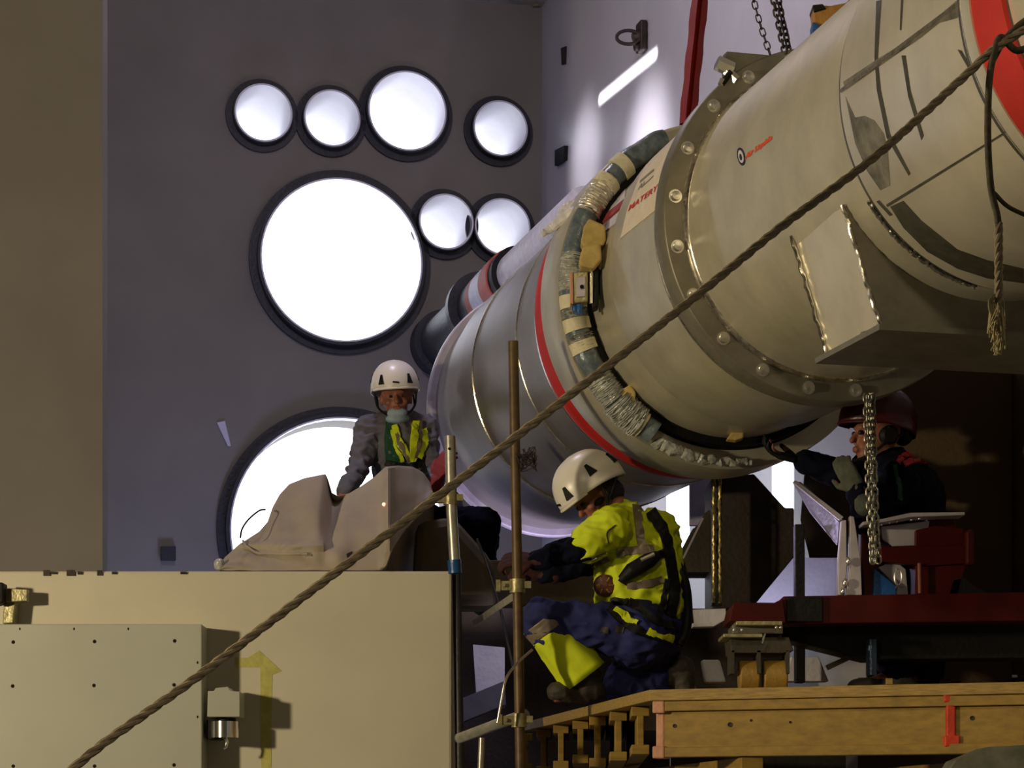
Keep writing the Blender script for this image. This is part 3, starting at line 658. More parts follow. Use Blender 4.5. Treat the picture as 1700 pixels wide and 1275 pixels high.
# hook block fragment at top
ob = E('hook_block', P(1368, 50, 10.3), 'orange and blue hoist hook block peeking above the barrel', 'hook block')
fin(prism(BM(), [(1350, 14), (1358, 8), (1380, 9), (1405, 4), (1425, -20), (1425, 30), (1352, 44)], 10.3, .1), 'orange_body', mat('amber_paint', (.42, .2, .03), .5), ob, bevel=.006)
fin(prism(BM(), [(1349, 8), (1366, 6), (1372, 14), (1352, 20)], 10.29, .12), 'black_cap', M['blackmat'], ob, bevel=.004)
fin(prism(BM(), [(1349, 36), (1360, 40), (1359, 52), (1350, 56)], 10.29, .1), 'blue_tip', M['blue'], ob, bevel=.004)

# ---------------------------------------------------------------- tarpaulin
TP = [(362, 944), (372, 926), (397, 903), (430, 882), (444, 866), (452, 842), (464, 820), (480, 803), (505, 793), (530, 788), (541, 786), (546, 800), (551, 818), (562, 824), (580, 818), (600, 806), (620, 792), (640, 774), (660, 772), (685, 774), (703, 784), (714, 800), (718, 812)]
def interp(tab, x):
    for (a, b), (c, d) in zip(tab, tab[1:]):
        if x <= c: return b+(d-b)*(x-a)/max(1e-6, c-a)
    return tab[-1][1]
BOT = [(362, 947), (640, 947), (652, 912), (668, 886), (690, 862), (706, 838), (718, 816)]
bm = BM(); cols = []
NU = 130; NV = 44
for i in range(NU+1):
    px = 362+(718-362)*i/NU; yt = interp(TP, px); yb = interp(BOT, px); yb = max(yb, yt+3)
    rec = 0 if px < 645 else (px-645)*.012
    dep = .12+.45*min(1, (947-yt)/150)
    rowz = []
    for j in range(NV+1):
        v = j/NV
        if v <= .7:
            w = v/.7; Y = YB+.06+rec+dep*(w**1.6)
            py = yb+(yt-yb)*w
            nz = noise.noise(Vector((px*.012, w*1.3+px*.006, 3)))*.09+noise.noise(Vector((px*.03+w*1.5, w*3, 1)))*.045
            crease = -.10*math.exp(-((px-645)/9)**2)*(1 if w > .02 else 0)
            valley = .16*math.exp(-((px-(556-18*(1-w)))/12)**2)*w
            hem = -.05*math.exp(-((py-905-(px-500)*.02)/7)**2) if px < 540 else 0
            Y += (nz*min(1, w*4)*(1-w*.6)+crease+valley+hem)
            p = P(px, py, max(Y, YB+.03))
        else:
            w = (v-.7)/.3; Y = YB+.06+rec+dep+.5*w*min(1, (947-yt)/60+.1); top = P(px, yt, YB+.06+rec+dep)
            p = Vector((top.x, Y, top.z+(zt+.004-top.z)*w**1.5))
        rowz.append(bm.verts.new(p))
    cols.append(rowz)
for i in range(NU):
    for j in range(NV): bm.faces.new((cols[i][j], cols[i+1][j], cols[i+1][j+1], cols[i][j+1]))
tp = fin(bm, 'tarpaulin', M['canvas'], smooth=True, label='grey-beige canvas tarpaulin draped over gear on top of the cream block', cat='tarpaulin')
so = tp.modifiers.new('s', 'SOLIDIFY'); so.thickness = .006; so.offset = -1
bvt = BVHTree.FromPolygons([v.co.copy() for v in tp.data.vertices], [tuple(p.vertices) for p in tp.data.polygons])
def on_bvh(bv, back=.0):
    def f(x, y):
        d = RAY(x, y).normalized(); r = bv.ray_cast(CAMP, d)
        if r[0] is None:
            r = bv.find_nearest(CAMP+RAY(x, y)*12)
            return None
        n = r[1]
        if n.dot(d) > 0: n = -n
        return r[0]+d*back, n
    return f
ft = on_bvh(bvt)
def cord_on(f, pts, r, name, m, parent=None, lift=.003, **kw):
    q = []
    for p in bez([Vector((x, y, 0)) for x, y in pts], 30):
        h = f(p.x, p.y)
        if h: q.append(h[0]+h[1]*(r+lift))
    return fin(tube(BM(), q, r, 8), name, m, parent, smooth=True, **kw)
cord_on(ft, [(398, 893), (408, 905), (425, 920), (450, 921), (480, 922), (512, 921)], .006, 'drawcord', M['canvas'], tp)
tube_pts = bez([P(399, 893, 11.6), P(402, 878, 11.62), P(413, 862, 11.7), P(430, 848, 11.8), P(440, 846, 11.9)], 30)
fin(tube(BM(), tube_pts, .0045, 8), 'cord_loop', M['blackmat'], tp, smooth=True)
fin(patch([[(575, 920), (584, 916), (586, 926), (577, 929)]], ft, .004), 'eyelet', M['rustdark'], tp)
fin(patch([[(504, 918), (516, 916), (518, 924), (506, 925)]], ft, .006), 'buckle', M['bright'], tp)
h = ft(639, 838)
if h:
    bm = BM(); bmesh.ops.create_icosphere(bm, subdivisions=2, radius=.009, matrix=Matrix.Translation(h[0]+h[1]*.006)); fin(bm, 'indicator_light', M['led'], label='tiny red indicator light on the tarpaulin crease', cat='light')  # glowing bead added in place of a red laser dot
bm = BM(); bmesh.ops.create_icosphere(bm, subdivisions=3, radius=1, matrix=Matrix.Translation(P(364, 937, YB+.1)) @ Matrix.Diagonal((.025, .03, .03, 1)))
for v in bm.verts: v.co += Vector([noise.noise(v.co*60)*.006]*3)
fin(bm, 'plastic_bag', M['plastic'], smooth=True, label='crumpled clear plastic scrap at the left tip of the tarpaulin', cat='plastic bag')

# ---------------------------------------------------------------- timber deck
ZD = P(0, 1145, 9.7).z            # top of the deck
D0 = Vector((.553, 9.7, 0)); D1 = Vector((2.35, 9.06, 0)); D2 = Vector((.06, 12.5, 0)); fd = (D1-D0).normalized(); sd = (D2-D0).normalized()
FR = P(1086, 1145, 9.7)
def at_(v, z): return Vector((v.x, v.y, z))
DK = E('timber_deck', at_(D0, ZD-.3), 'yellow timber formwork deck the kneeling worker is on', 'timber deck')
pl = [at_(D0, ZD), at_(D1, ZD), Vector((1.76, 12.3, ZD)), at_(D2, ZD)]
fin(plate3(BM(), pl, (0, 0, -.045)), 'plywood_top', M['ply'], DK, bevel=.003)
fr2 = Vector((fd.y, -fd.x, 0)); fr2 = fr2 if fr2.y > 0 else -fr2
def hbeam(p0, L, name, parent, m=M['wood'], z=ZD-.047, h=.2, fw=.08, d=fd, caps=True):
    R = Matrix((d, Vector((-d.y, d.x, 0)), UP)).transposed(); bm = BM(); c = p0+d*(L/2)
    box(bm, at_(c, z-.02), (L, fw, .04), R); box(bm, at_(c, z-h+.02), (L, fw, .04), R); box(bm, at_(c, z-h/2), (L, .028, h-.076), R)
    return fin(bm, name, m, parent, bevel=.003)
hb = hbeam(D0+fd*.05+fr2*.05, 2.2, 'timber_beam', DK, h=.225)
# end cap of front beam
c = D0+fd*.035+fr2*.05; R = Matrix((fd, fr2, UP)).transposed(); bm = BM()
box(bm, at_(c, ZD-.07), (.05, .09, .05), R); box(bm, at_(c, ZD-.252), (.05, .09, .05), R); box(bm, at_(c, ZD-.16), (.035, .034, .16), R)
fin(bm, 'beam_end_cap', M['salmon'], hb, bevel=.006, label='salmon pink plastic end cap')
# orange clip
c = P(1575, 1195, 9.36); bm = BM(); box(bm, c+Vector((0, -.03, .085)), (.058, .05, .04)); box(bm, c+Vector((.004, -.03, -.085)), (.06, .05, .045)); box(bm, c+Vector((0, -.035, 0)), (.036, .035, .17))
fin(bm, 'beam_clip', M['orange'], label='bright orange-red plastic clip on the front timber beam', cat='clip', bevel=.006)
bm = BM()
for px, py in ((1212, 1203), (1614, 1192), (1247, 1196), (1312, 1199)): 
    c = P(px, py, 9.55); lathe(bm, [(0, .0001), (.0, .008 if px in (1212, 1614) else .005)], 10, Vector((0, -1, 0)), Vector((c.x, 0, c.z)))
bm.free()
for k, px in enumerate((1046, 1010, 976, 948, 916, 888, 858)):
    u = (px-CX)/FPX; dd = (u*D0.y-D0.x)/(sd.x-u*sd.y); p0 = D0+sd*dd+Vector((.045, .03, 0))
    hbeam(p0, 12.75-p0.y, 'timber_beam', DK, h=.2+.014*(k % 3), fw=.075, d=Vector((.03, 1, 0)).normalized())
hw = D0+fr2*(.05-.015)
for px, py, rr_ in ((1212, 1203, .010), (1614, 1192, .009), (1247, 1196, .005), (1312, 1199, .005), (1120, 1205, .008)):
    d_ = RAY(px, py); c = CAMP+d_*((hw-CAMP).dot(fr2)/d_.dot(fr2))
    fin(lathe(BM(), [(0, .0001), (.002, rr_), (-.004, rr_)], 12, -fr2, c), 'knot_hole', M['rustdark'], hb)
# supporting main beams below, running front to back
for k, (off) in enumerate((.42, 1.7)):
    p0 = D0+fd*off-fr2*.12 if k else D0+fd*off+fr2*.02
    L = 2.7
    q = at_(p0+sd*(L/2), ZD-.047-.225-.055)
    fin(box(BM(), q, (.09, L, .1), Matrix((Vector((sd.y, -sd.x, 0)), sd, UP)).transposed()), 'main_beam', M['wood'], DK, bevel=.003)
fin(prism(BM(), [(1588, 1262), (1640, 1240), (1712, 1236), (1712, 1290), (1570, 1290)], 8.85, .22), 'concrete_pad', M['panel_dim'], label='pale concrete pad under the deck at the lower right corner', cat='concrete pad')
for k, (x, y) in enumerate(((1.0, 10.2), (2.1, 10.0), (.7, 11.8))):
    fin(tube(BM(), [(x, y, 0), (x, y, ZD-.375)], .035, 16), 'deck_prop', M['zinc'], DK, smooth=True)
for k, px in enumerate((1068, 1208, 940)):
    pass
# small wood scraps, staple on the deck edge
fin(prism(BM(), [(1472, 1126), (1482, 1126), (1482, 1136), (1472, 1136)], 9.38, .03), 'wood_offcut', M['ply'], label='tiny timber offcut on the deck edge below the trolley', cat='wood offcut', bevel=.001)

# ---------------------------------------------------------------- trolley on rollers
TR = E('red_trolley', P(1300, 1135, 10.1), 'dark red steel trolley frame carrying the saddle below the big pipe', 'trolley')
def tp_(name, poly, Y, th, m=M['red_paint'], bevel=.004, parent=None, **kw): return fin(prism(BM(), poly, Y, th), name, m, TR if parent is None else parent, bevel=bevel, **kw)
tp_('frame_beam', [(1300, 990), (1760, 982), (1760, 1030), (1300, 1036)], 9.9, .16)
tp_('frame_end', [(1216, 1004), (1222, 1000), (1285, 1001), (1300, 993), (1305, 1034), (1210, 1032)], 9.85, .3)
tp_('dark_pocket', [(1306, 991), (1366, 991), (1366, 1032), (1306, 1032)], 9.88, .03, M['blackmat'])
tp_('under_beam', [(1290, 1036), (1760, 1030), (1760, 1092), (1440, 1095), (1300, 1060)], 10.15, .2, M['blackmat'])
tp_('saddle_post', [(1520, 880), (1555, 872), (1600, 878), (1604, 935), (1590, 990), (1520, 990)], 10.0, .16)
tp_('saddle_crossbar', [(1462, 905), (1480, 908), (1535, 906), (1610, 905), (1612, 935), (1535, 940), (1462, 932)], 9.98, .14)
tp_('saddle_side', [(1540, 856), (1585, 856), (1600, 990), (1540, 990)], 10.05, .1)
tp_('handle_pin', [(1604, 880), (1617, 878), (1618, 938), (1604, 938)], 9.95, .06, M['red_paint'], .01)
tp_('counterweight', [(1575, 985), (1582, 962), (1600, 958), (1615, 970), (1640, 985), (1645, 990), (1575, 990)], 10.0, .15, M['blackmat'])
fin(tube(BM(), [P(1526, 935, 9.97), P(1527, 985, 9.97)], .008, 8), 'edge_rod', mat('orange_brown_rod', (.3, .08, .03), .5), TR, smooth=True)
tp_('red_block', [(1430, 860), (1462, 868), (1466, 990), (1428, 990)], 10.06, .08)
SA = E('pipe_saddle', P(1410, 990, 10.1), 'pale steel saddle plates lit lavender standing on the red trolley', 'saddle')
def sa(name, poly, Y, th, m=M['lavsteel'], **kw): return fin(prism(BM(), poly, Y, th), name, m, SA, bevel=.003, **kw)
sa('upright_plate', [(1397, 864), (1405, 863), (1406, 940), (1402, 988), (1391, 988), (1392, 930)], 9.95, .05)
sa('upright_plate', [(1411, 856), (1418, 858), (1429, 930), (1431, 988), (1405, 988), (1410, 935)], 9.95, .05)
sa('arm_plate', [(1394, 866), (1400, 862), (1330, 800), (1316, 800), (1345, 850), (1390, 905)], [10.0, 10.0, 10.9, 10.9, 10.7, 10.0], .02, mat('violet_grey_steel', (.30, .28, .42), .45, .2))
sa('arm_edge', [(1394, 864), (1401, 858), (1322, 797), (1316, 800)], [9.98, 9.98, 10.88, 10.88], .03, M['lavsteel'])
sa('front_strip', [(1432, 866), (1466, 861), (1512, 851), (1602, 850), (1602, 855), (1514, 858), (1466, 867), (1433, 872)], 9.9, .12)
sa('window_plate', [(1462, 874), (1543, 865), (1538, 905), (1482, 907), (1465, 895)], 10.03, .03)
sa('base_plate', [(1458, 942), (1470, 936), (1494, 937), (1504, 945), (1508, 990), (1487, 990), (1488, 972)], 10.03, .03)
sa('blue_wedge', [(1452, 944), (1487, 972), (1488, 990), (1450, 990)], 10.0, .05, M['blue'])
bm = BM()
for px, py in ((1463, 871), (1476, 868), (1488, 866), (1513, 863), (1526, 861)): bmesh.ops.create_icosphere(bm, subdivisions=2, radius=.006, matrix=Matrix.Translation(P(px, py, 9.93)))
fin(bm, 'rivets', M['bolt'], SA, smooth=True)
for px, py, r in ((1408, 932, .011), (1403, 968, .012), (1399, 982, .010)):
    b = BM(); bmesh.ops.create_icosphere(b, subdivisions=2, radius=r, matrix=Matrix.Translation(P(px, py, 9.93)) @ Matrix.Diagonal((1, 1, 1.8, 1))); fin(b, 'lock_nut', M['bolt'], SA, smooth=True)
# rubbish around: bright ring nut
fin(tube(BM(), [P(1491+6*math.cos(k*PI/8), 958+14*math.sin(k*PI/8), 9.98) for k in range(16)], .004, 6, closed=True), 'shackle_ring', M['bolt'], SA, smooth=True)
# roller unit
RU = E('roller_unit', P(1262, 1131, 10.0), 'roller skate with two tan wheels on the deck under the trolley', 'roller')
def ru(name, poly, Y, th, m, bevel=.003): return fin(prism(BM(), poly, Y, th), name, m, RU, bevel=bevel)
ru('top_plate', [(1222, 1031), (1299, 1031), (1299, 1038), (1222, 1038)], 9.78, .25, M['khaki'])
ru('bottom_plate', [(1201, 1052), (1266, 1052), (1266, 1058), (1201, 1058)], 9.78, .25, M['khaki'])
ru('housing', [(1212, 1058), (1310, 1058), (1318, 1080), (1300, 1084), (1214, 1084)], 9.84, .25, M['olive'])
ru('spacer', [(1216, 1038), (1300, 1038), (1300, 1052), (1216, 1052)], 9.84, .2, M['steel_dark'])
for px in (1219, 1232, 1289, 1296):
    b = BM(); bmesh.ops.create_icosphere(b, subdivisions=2, radius=.008, matrix=Matrix.Translation(P(px, 1046 if px < 1280 else 1042, 9.77))); fin(b, 'bolt', M['bolt'], RU, smooth=True)
fin(tube(BM(), [P(1270, 1052, 9.76), P(1265, 1068, 9.76)], .004, 8), 'locking_pin', M['bright'], RU, smooth=True)
for x0, x1_ in ((1224, 1257), (1264, 1303)):
    ca = P((x0+x1_)/2, 1104, 9.98); w = (x1_-x0)/FPX*9.9; zc = ZD+.068
    fin(lathe(BM(), [(-w/2, .001), (-w/2, .062), (-w/2+.006, .068), (w/2-.006, .068), (w/2, .062), (w/2, .001)], 40, Vector((1, 0, 0)), Vector((ca.x, 9.92, zc))), 'wheel', M['tan_wheel'], RU, smooth=True)
for px in (1216, 1260, 1308):
    fin(prism(BM(), [(px-3, 1080), (px+3, 1080), (px+3, 1118), (px-3, 1118)], 9.84, .15), 'fork', M['olive'], RU)
# jack / prop column and pale wedges beside it
fin(prism(BM(), [(1320, 870), (1336, 870), (1337, 1133), (1321, 1133)], 10.35, .07), 'prop_post', M['blackmat'], label='slim black post rising from the deck beside the roller', cat='post', bevel=.004)
fin(prism(BM(), [(1314, 1090), (1359, 1090), (1376, 1131), (1303, 1131)], 10.5, .1), 'wedge_stand', M['pale'], label='pale trapezoid stand behind the slim black post', cat='stand', bevel=.004)
fin(tube(BM(), [P(1447, 1062, 10.1), P(1447, 1121, 10.1)], .024, 20), 'jack_column', mat('blue_steel', (.05, .08, .14), .3, .6), label='blue steel jack column between trolley and deck', cat='jack', smooth=True)
fin(prism(BM(), [(1372, 1104), (1425, 1080), (1430, 1086), (1376, 1112)], 10.2, .04), 'timber_scrap', M['darkbrown'], label='slanting brown timber scrap in the shade under the trolley', cat='timber scrap', bevel=.002)

# ---------------------------------------------------------------- support column and boards behind
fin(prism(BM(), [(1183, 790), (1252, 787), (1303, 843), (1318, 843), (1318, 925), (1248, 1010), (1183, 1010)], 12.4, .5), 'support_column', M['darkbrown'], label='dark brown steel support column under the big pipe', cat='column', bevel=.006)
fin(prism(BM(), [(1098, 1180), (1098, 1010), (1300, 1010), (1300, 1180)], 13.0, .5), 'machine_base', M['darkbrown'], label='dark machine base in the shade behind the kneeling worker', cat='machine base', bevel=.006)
g = E('welded_post', P(1190, 1005, 12.2), 'upright post with two bright yellow weld lines beside the column', 'post')
for px in (1185, 1195):
    pp = [P(px+random.uniform(-.8, .8), 795+k*4.2, 12.1+random.uniform(-.004, .004)) for k in range(50)]
    fin(tube(BM(), pp, [.008+random.uniform(-.001, .0015) for _ in pp], 8), 'weld_line', M['gold'], g, smooth=True)
fin(prism(BM(), [(1182, 790), (1198, 790), (1198, 1005), (1182, 1005)], 12.13, .06), 'post_body', M['olive'], g)
fin(prism(BM(), [(1123, 930), (1150, 878), (1158, 872), (1170, 852), (1182, 842), (1183, 950), (1123, 950)], 12.6, .3), 'brace_plate', M['olive'], label='olive gusset brace plate left of the welded post', cat='brace', bevel=.003)
fin(beam(BM(), P(1133, 929, 12.3), P(1167, 860, 12.3), .006, .01), 'bright_edge_bar', M['lavsteel'], label='thin bright slanting bar in front of the olive brace plate', cat='bar')
fin(prism(BM(), [(1145, 790), (1182, 790), (1182, 872), (1145, 872)], 13.4, .05), 'lavender_panel', mat('lavender_sheet', (.45, .43, .62), .5), label='lavender grey panel beside the bright opening under the pipe', cat='panel', bevel=.002)
fin(prism(BM(), [(1253, 985), (1300, 927), (1425, 925), (1425, 1000), (1253, 1000)], 13.0, .04), 'pale_screen', M['pale'], label='pale grey screen low behind the red trolley', cat='screen', bevel=.002)
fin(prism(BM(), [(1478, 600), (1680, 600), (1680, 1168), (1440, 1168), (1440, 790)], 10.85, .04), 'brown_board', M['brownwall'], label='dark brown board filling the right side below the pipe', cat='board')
fin(prism(BM(), [(757, 985), (1112, 985), (1112, 1330), (757, 1330)], 14.3, .1), 'dark_partition', M['darkbrown'], label='dark partition low behind the scaffold poles', cat='partition')  # dark backing added to keep the gaps between the poles dark
fin(prism(BM(), [(768, 930), (990, 930), (1000, 1004), (768, 1004)], 12.95, .2), 'olive_cabinet', M['canvas_dark'], label='dull olive cabinet behind the brown pole', cat='cabinet', bevel=.004)
fin(prism(BM(), [(785, 1070), (838, 1075), (838, 1175), (792, 1177)], 12.95, .04), 'pale_sheet', M['pale'], label='pale grey sheet between the two scaffold poles', cat='sheet', bevel=.002)
fin(prism(BM(), [(765, 1160), (838, 1130), (840, 1170), (765, 1200)], 12.9, .1), 'slate_beam', M['slate'], label='slate grey beam under the pale sheet', cat='beam', bevel=.004)
fin(prism(BM(), [(784, 1030), (856, 980), (856, 994), (786, 1041)], [12.0, 10.66, 10.66, 12.0], .03), 'angle_bar', M['zinc'], label='grey angle bar slanting up to the brown pole', cat='bar', bevel=.002)
fin(prism(BM(), [(1148, 1012), (1205, 1010), (1206, 1028), (1185, 1040), (1150, 1041)], 12.0, .1), 'pale_box', M['pale'], label='pale lavender box between worker and red trolley', cat='box', bevel=.003)
fin(prism(BM(), [(1165, 1095), (1195, 1095), (1206, 1133), (1172, 1133)], 11.3, .1), 'pale_bag', M['pale'], label='small pale bag on the deck left of the tan wheels', cat='bag', bevel=.01)
fin(prism(BM(), [(690, 866), (752, 856), (818, 930), (825, 1010), (680, 1010)], 12.62, .25), 'covered_crate', M['canvas_dark'], label='dark covered crate behind the galvanised pole', cat='crate', bevel=.05)

wallplate('trim_1', [(1670, 600), (1760, 600), (1760, 1120), (1670, 1120)], onright, NR, .02, M['brownwall'], kind='structure')
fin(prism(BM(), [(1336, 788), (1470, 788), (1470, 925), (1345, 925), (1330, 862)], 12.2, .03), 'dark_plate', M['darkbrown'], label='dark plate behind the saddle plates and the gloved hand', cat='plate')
wallplate('trim_2', [(1430, 1125), (1760, 1125), (1760, 1380), (1430, 1380)], onright, NR, .02, M['brownwall'], kind='structure')  # brown plate added to darken the side wall below the deck
fin(prism(BM(), [(1114, 1205), (1428, 1205), (1428, 1380), (1114, 1380)], 12.85, .04), 'under_board', M['darkbrown'], label='dark board in the shade under the timber deck', cat='board')  # dark sheet added as painted shade under the deck
# ---------------------------------------------------------------- scaffold poles
BP = E('scaffold_pole', P(866, 1388, 10.6)-UP*1.6, 'tall brown scaffold pole in front of the pipe', 'scaffold pole')
bm = tube(BM(), [P(852, 567, 10.6), P(858, 900, 10.6), P(866, 1388, 10.6), P(866, 1388, 10.6)-UP*1.6], .0225, 24); fin(bm, 'tube', M['rust'], BP, smooth=True)
def coupler(px, py, Y, par, w=22):
    c = P(px, py, Y); bm = lathe(BM(), [(-.03, .024), (-.03, .034), (.03, .034), (.03, .024)], 20, UP, c, closed=True)
    box(bm, c+Vector((-.05, -.005, 0)), (.06, .04, .04)); box(bm, c+Vector((-.085, -.005, 0)), (.02, .05, .05)); box(bm, c+Vector((.045, 0, .005)), (.03, .035, .03))
    tube(bm, [c+Vector((-.06, -.04, 0)), c+Vector((-.06, .03, 0))], .009, 6); fin(bm, 'coupler', M['khaki'], par, smooth=True)
coupler(859, 973, 10.6, BP); coupler(862, 1196, 10.6, BP)
bm = BM()
for k in range(14):
    pts_ = [P(868+random.uniform(-4, 24), 762+random.uniform(-20, 22), 10.58+random.uniform(-.03, .03)) for _ in range(4)]
    tube(bm, bez([P(855, 752, 10.57)]+pts_, 20), .0018, 5)
fin(bm, 'wire_tangle', M['rustdark'], smooth=True, label='tangled dark tie wire twisted round the brown pole', cat='wire')
GP = E('scaffold_pole', P(757, 1388, 11.6)-UP*1.6, 'shorter galvanised scaffold pole with blue collar beside the cream block', 'scaffold pole')
fin(tube(BM(), [P(747, 724, 11.45), P(750, 850, 11.45), P(755, 935, 11.45)], .026, 24), 'tube', M['zinc'], GP, smooth=True)
gx = .015
fin(tube(BM(), [P(757.5, 925, 11.55), P(762, 1180, 11.55), P(765, 1388, 11.55), P(765, 1388, 11.55)-UP*1.6], .021, 20), 'lower_tube', M['collar'], GP, smooth=True)
fin(tube(BM(), [P(754, 930, 11.45), P(755.5, 952, 11.45)], .032, 20), 'blue_collar', M['blue'], GP, smooth=True, label='blue collar')
fin(tube(BM(), [P(746, 745, 11.42), P(746, 745, 11.415)], .007, 10), 'pin_hole', M['blackmat'], GP)
coupler(748, 828, 11.45, GP)
fin(tube(BM(), [P(762, 1226, 11.0), P(832, 1200, 10.75), P(872, 1186, 10.6)], .024, 20), 'scaffold_tube', M['zinc'], smooth=True, label='short grey scaffold tube slanting from the block to the brown pole', cat='scaffold tube')
fin(tube(BM(), [P(800, 1225, 10.9), P(797, 1300, 10.9), P(797, 1388, 10.9)-UP*1.6], .014, 16), 'scaffold_tube', M['zinc'], smooth=True, label='thin upright grey tube under the slanting scaffold tube', cat='scaffold tube')
fin(tube(BM(), bez([P(826, 1200, 10.5), P(833, 1160, 10.5), P(841, 1125, 10.5), P(860, 1100, 10.5), P(884, 1078, 10.5)], 30), .006, 10), 'bent_rod', M['bright'], smooth=True, label='thin bent bright rod tied to the brown pole', cat='rod')
fin(tube(BM(), bez([P(792, 895, 11.9), P(808, 935, 11.8), P(830, 1010, 11.4), P(848, 1090, 10.9), P(852, 1110, 10.8)], 30), .007, 8), 'cable', M['black'], smooth=True, label='black cable hanging down between the two scaffold poles', cat='cable')
fin(box(BM(), P(800, 1300, 12.8)+Vector((0, .3, -.2)), (1.6, 1.2, .1)), 'rear_platform', M['darkbrown'], label='dark platform board low behind the cream block', cat='platform')

# ---------------------------------------------------------------- people
def cap(bm, p0, p1, r0, r1, fl=1.0, ax=None, seg=16):
    """tapered capsule; fl flattens it along ax"""
    p0, p1 = Vector(p0), Vector(p1); d = p1-p0; L = d.length
    if L < 1e-5: d = Vector((0, 0, 1)); L = 1e-5
    R = basis(d, ax if ax is not None else (0, 0, 1)); z = R.col[2]; x, y = R.col[0], R.col[1]; rr = []
    prof = [(-r0*math.cos(a), r0*math.sin(a)) for a in (0.12, .5, .9, 1.25)]+[(0, r0), (L*.5, (r0+r1)/2), (L, r1)]+[(L+r1*math.cos(a), r1*math.sin(a)) for a in (1.25, .9, .5, .12)]
    for t, r in prof: rr.append([bm.verts.new(p0+z*t+x*math.cos(2*PI*k/seg)*r+y*math.sin(2*PI*k/seg)*r*fl) for k in range(seg)])
    for A, B in zip(rr, rr[1:]):
        for k in range(seg): bm.faces.new((A[k], A[(k+1) % seg], B[(k+1) % seg], B[k]))
    bm.faces.new(rr[0][::-1]); bm.faces.new(rr[-1])
def ell(bm, c, R, rad):
    bmesh.ops.create_icosphere(bm, subdivisions=3, radius=1, matrix=Matrix.Translation(c) @ R.to_4x4() @ Matrix.Diagonal((*rad, 1)))
def remesh(bm, name, m, parent, vox=.008, smooth=6, wr=0, wsc=.12, **kw):
    bmesh.ops.recalc_face_normals(bm, faces=bm.faces)
    me = bpy.data.meshes.new('t'); bm.to_mesh(me); bm.free(); o = bpy.data.objects.new('t', me); COL.objects.link(o)
    r = o.modifiers.new('r', 'REMESH'); r.mode = 'VOXEL'; r.voxel_size = vox
    s = o.modifiers.new('s', 'SMOOTH'); s.iterations = smooth; s.factor = .5
    dg = bpy.context.evaluated_depsgraph_get(); me2 = bpy.data.meshes.new_from_object(o.evaluated_get(dg)); bpy.data.objects.remove(o)
    if wr:
        ns = [v.normal.copy() for v in me2.vertices]
        for v, n in zip(me2.vertices, ns):
            c = v.co; f = noise.noise(Vector((c.x/wsc, c.y/wsc, c.z/wsc*1.8)))+.5*noise.noise(c/wsc*2.3+Vector((3, 1, 7)))
            v.co = c+n*wr*(1-abs(f)*2.2)
    for f in me2.polygons: f.use_smooth = True
    me2.name = name
    return link(name, me2, m, parent, **kw)
def bvh_of(o): return BVHTree.FromPolygons([v.co.copy() for v in o.data.vertices], [tuple(p.vertices) for p in o.data.polygons])
def hand(bm, w, d, n, curl=.5, s=1.0, thumb=1):
    """palm from wrist w along d, palm normal n, thumb side = thumb * (d x n)"""
    d = Vector(d).normalized(); n = Vector(n); n = (n-d*n.dot(d)).normalized(); sd_ = d.cross(n)*thumb
    pc_ = w+d*.045*s
    cap(bm, w+d*.01+sd_*.0, w+d*.04*s, .026*s, .034*s, .5, n)
    for k in range(4):
        off = (k-1.5)*.021*s; cap(bm, w+d*.03*s-sd_*off*.8, w+d*.085*s-sd_*off, .014*s, .0115*s)
        L = (.040, .046, .043, .034)[k]*s; b = w+d*.085*s-sd_*off; dd = d; r = .0105*s
        for j in range(3):
            ca = curl*(.6+.35*j); dd = (d*math.cos(ca*(j+1)*.8)+n*math.sin(ca*(j+1)*.8)).normalized(); e = b+dd*L*(1-.22*j); cap(bm, b, e, r, r*.9, seg=10); b = e; r *= .92
    b = w+d*.025*s+sd_*.026*s; td = (d*.6+sd_*.75+n*.3).normalized(); e = b+td*.045*s; cap(bm, b, e, .0145*s, .012*s); td = (d*.9+sd_*.25+n*.45).normalized(); cap(bm, e, e+td*.035*s, .0118*s, .0095*s)
def headgeo(bm, c, U, F, s=1.0):
    """skull, jaw, nose, ears; returns rotation"""
    U = U.normalized(); F = (F-U*F.dot(U)).normalized(); Rr = F.cross(U); R = Matrix((Rr, F, U)).transposed()
    L = lambda x, y, z: c+R @ Vector((x*s, y*s, z*s))
    ell(bm, L(0, -.008, .025), R, (.076*s, .096*s, .095*s)); ell(bm, L(0, .012, -.04), R, (.062*s, .075*s, .075*s)); ell(bm, L(0, .045, -.088), R, (.036*s, .035*s, .026*s))
    cap(bm, L(0, .088, .005), L(0, .108, -.032), .008*s, .014*s); ell(bm, L(0, .092, -.062), R, (.024*s, .012*s, .007*s)); ell(bm, L(0, .090, -.073), R, (.022*s, .012*s, .007*s))
    ell(bm, L(0, .084, .022), R, (.05*s, .012*s, .009*s))
    for sx in (-1, 1):
        ell(bm, L(sx*.079, -.005, -.012), R, (.010*s, .020*s, .032*s)); ell(bm, L(sx*.04, .062, -.03), R, (.022*s, .022*s, .02*s))
    return R, L
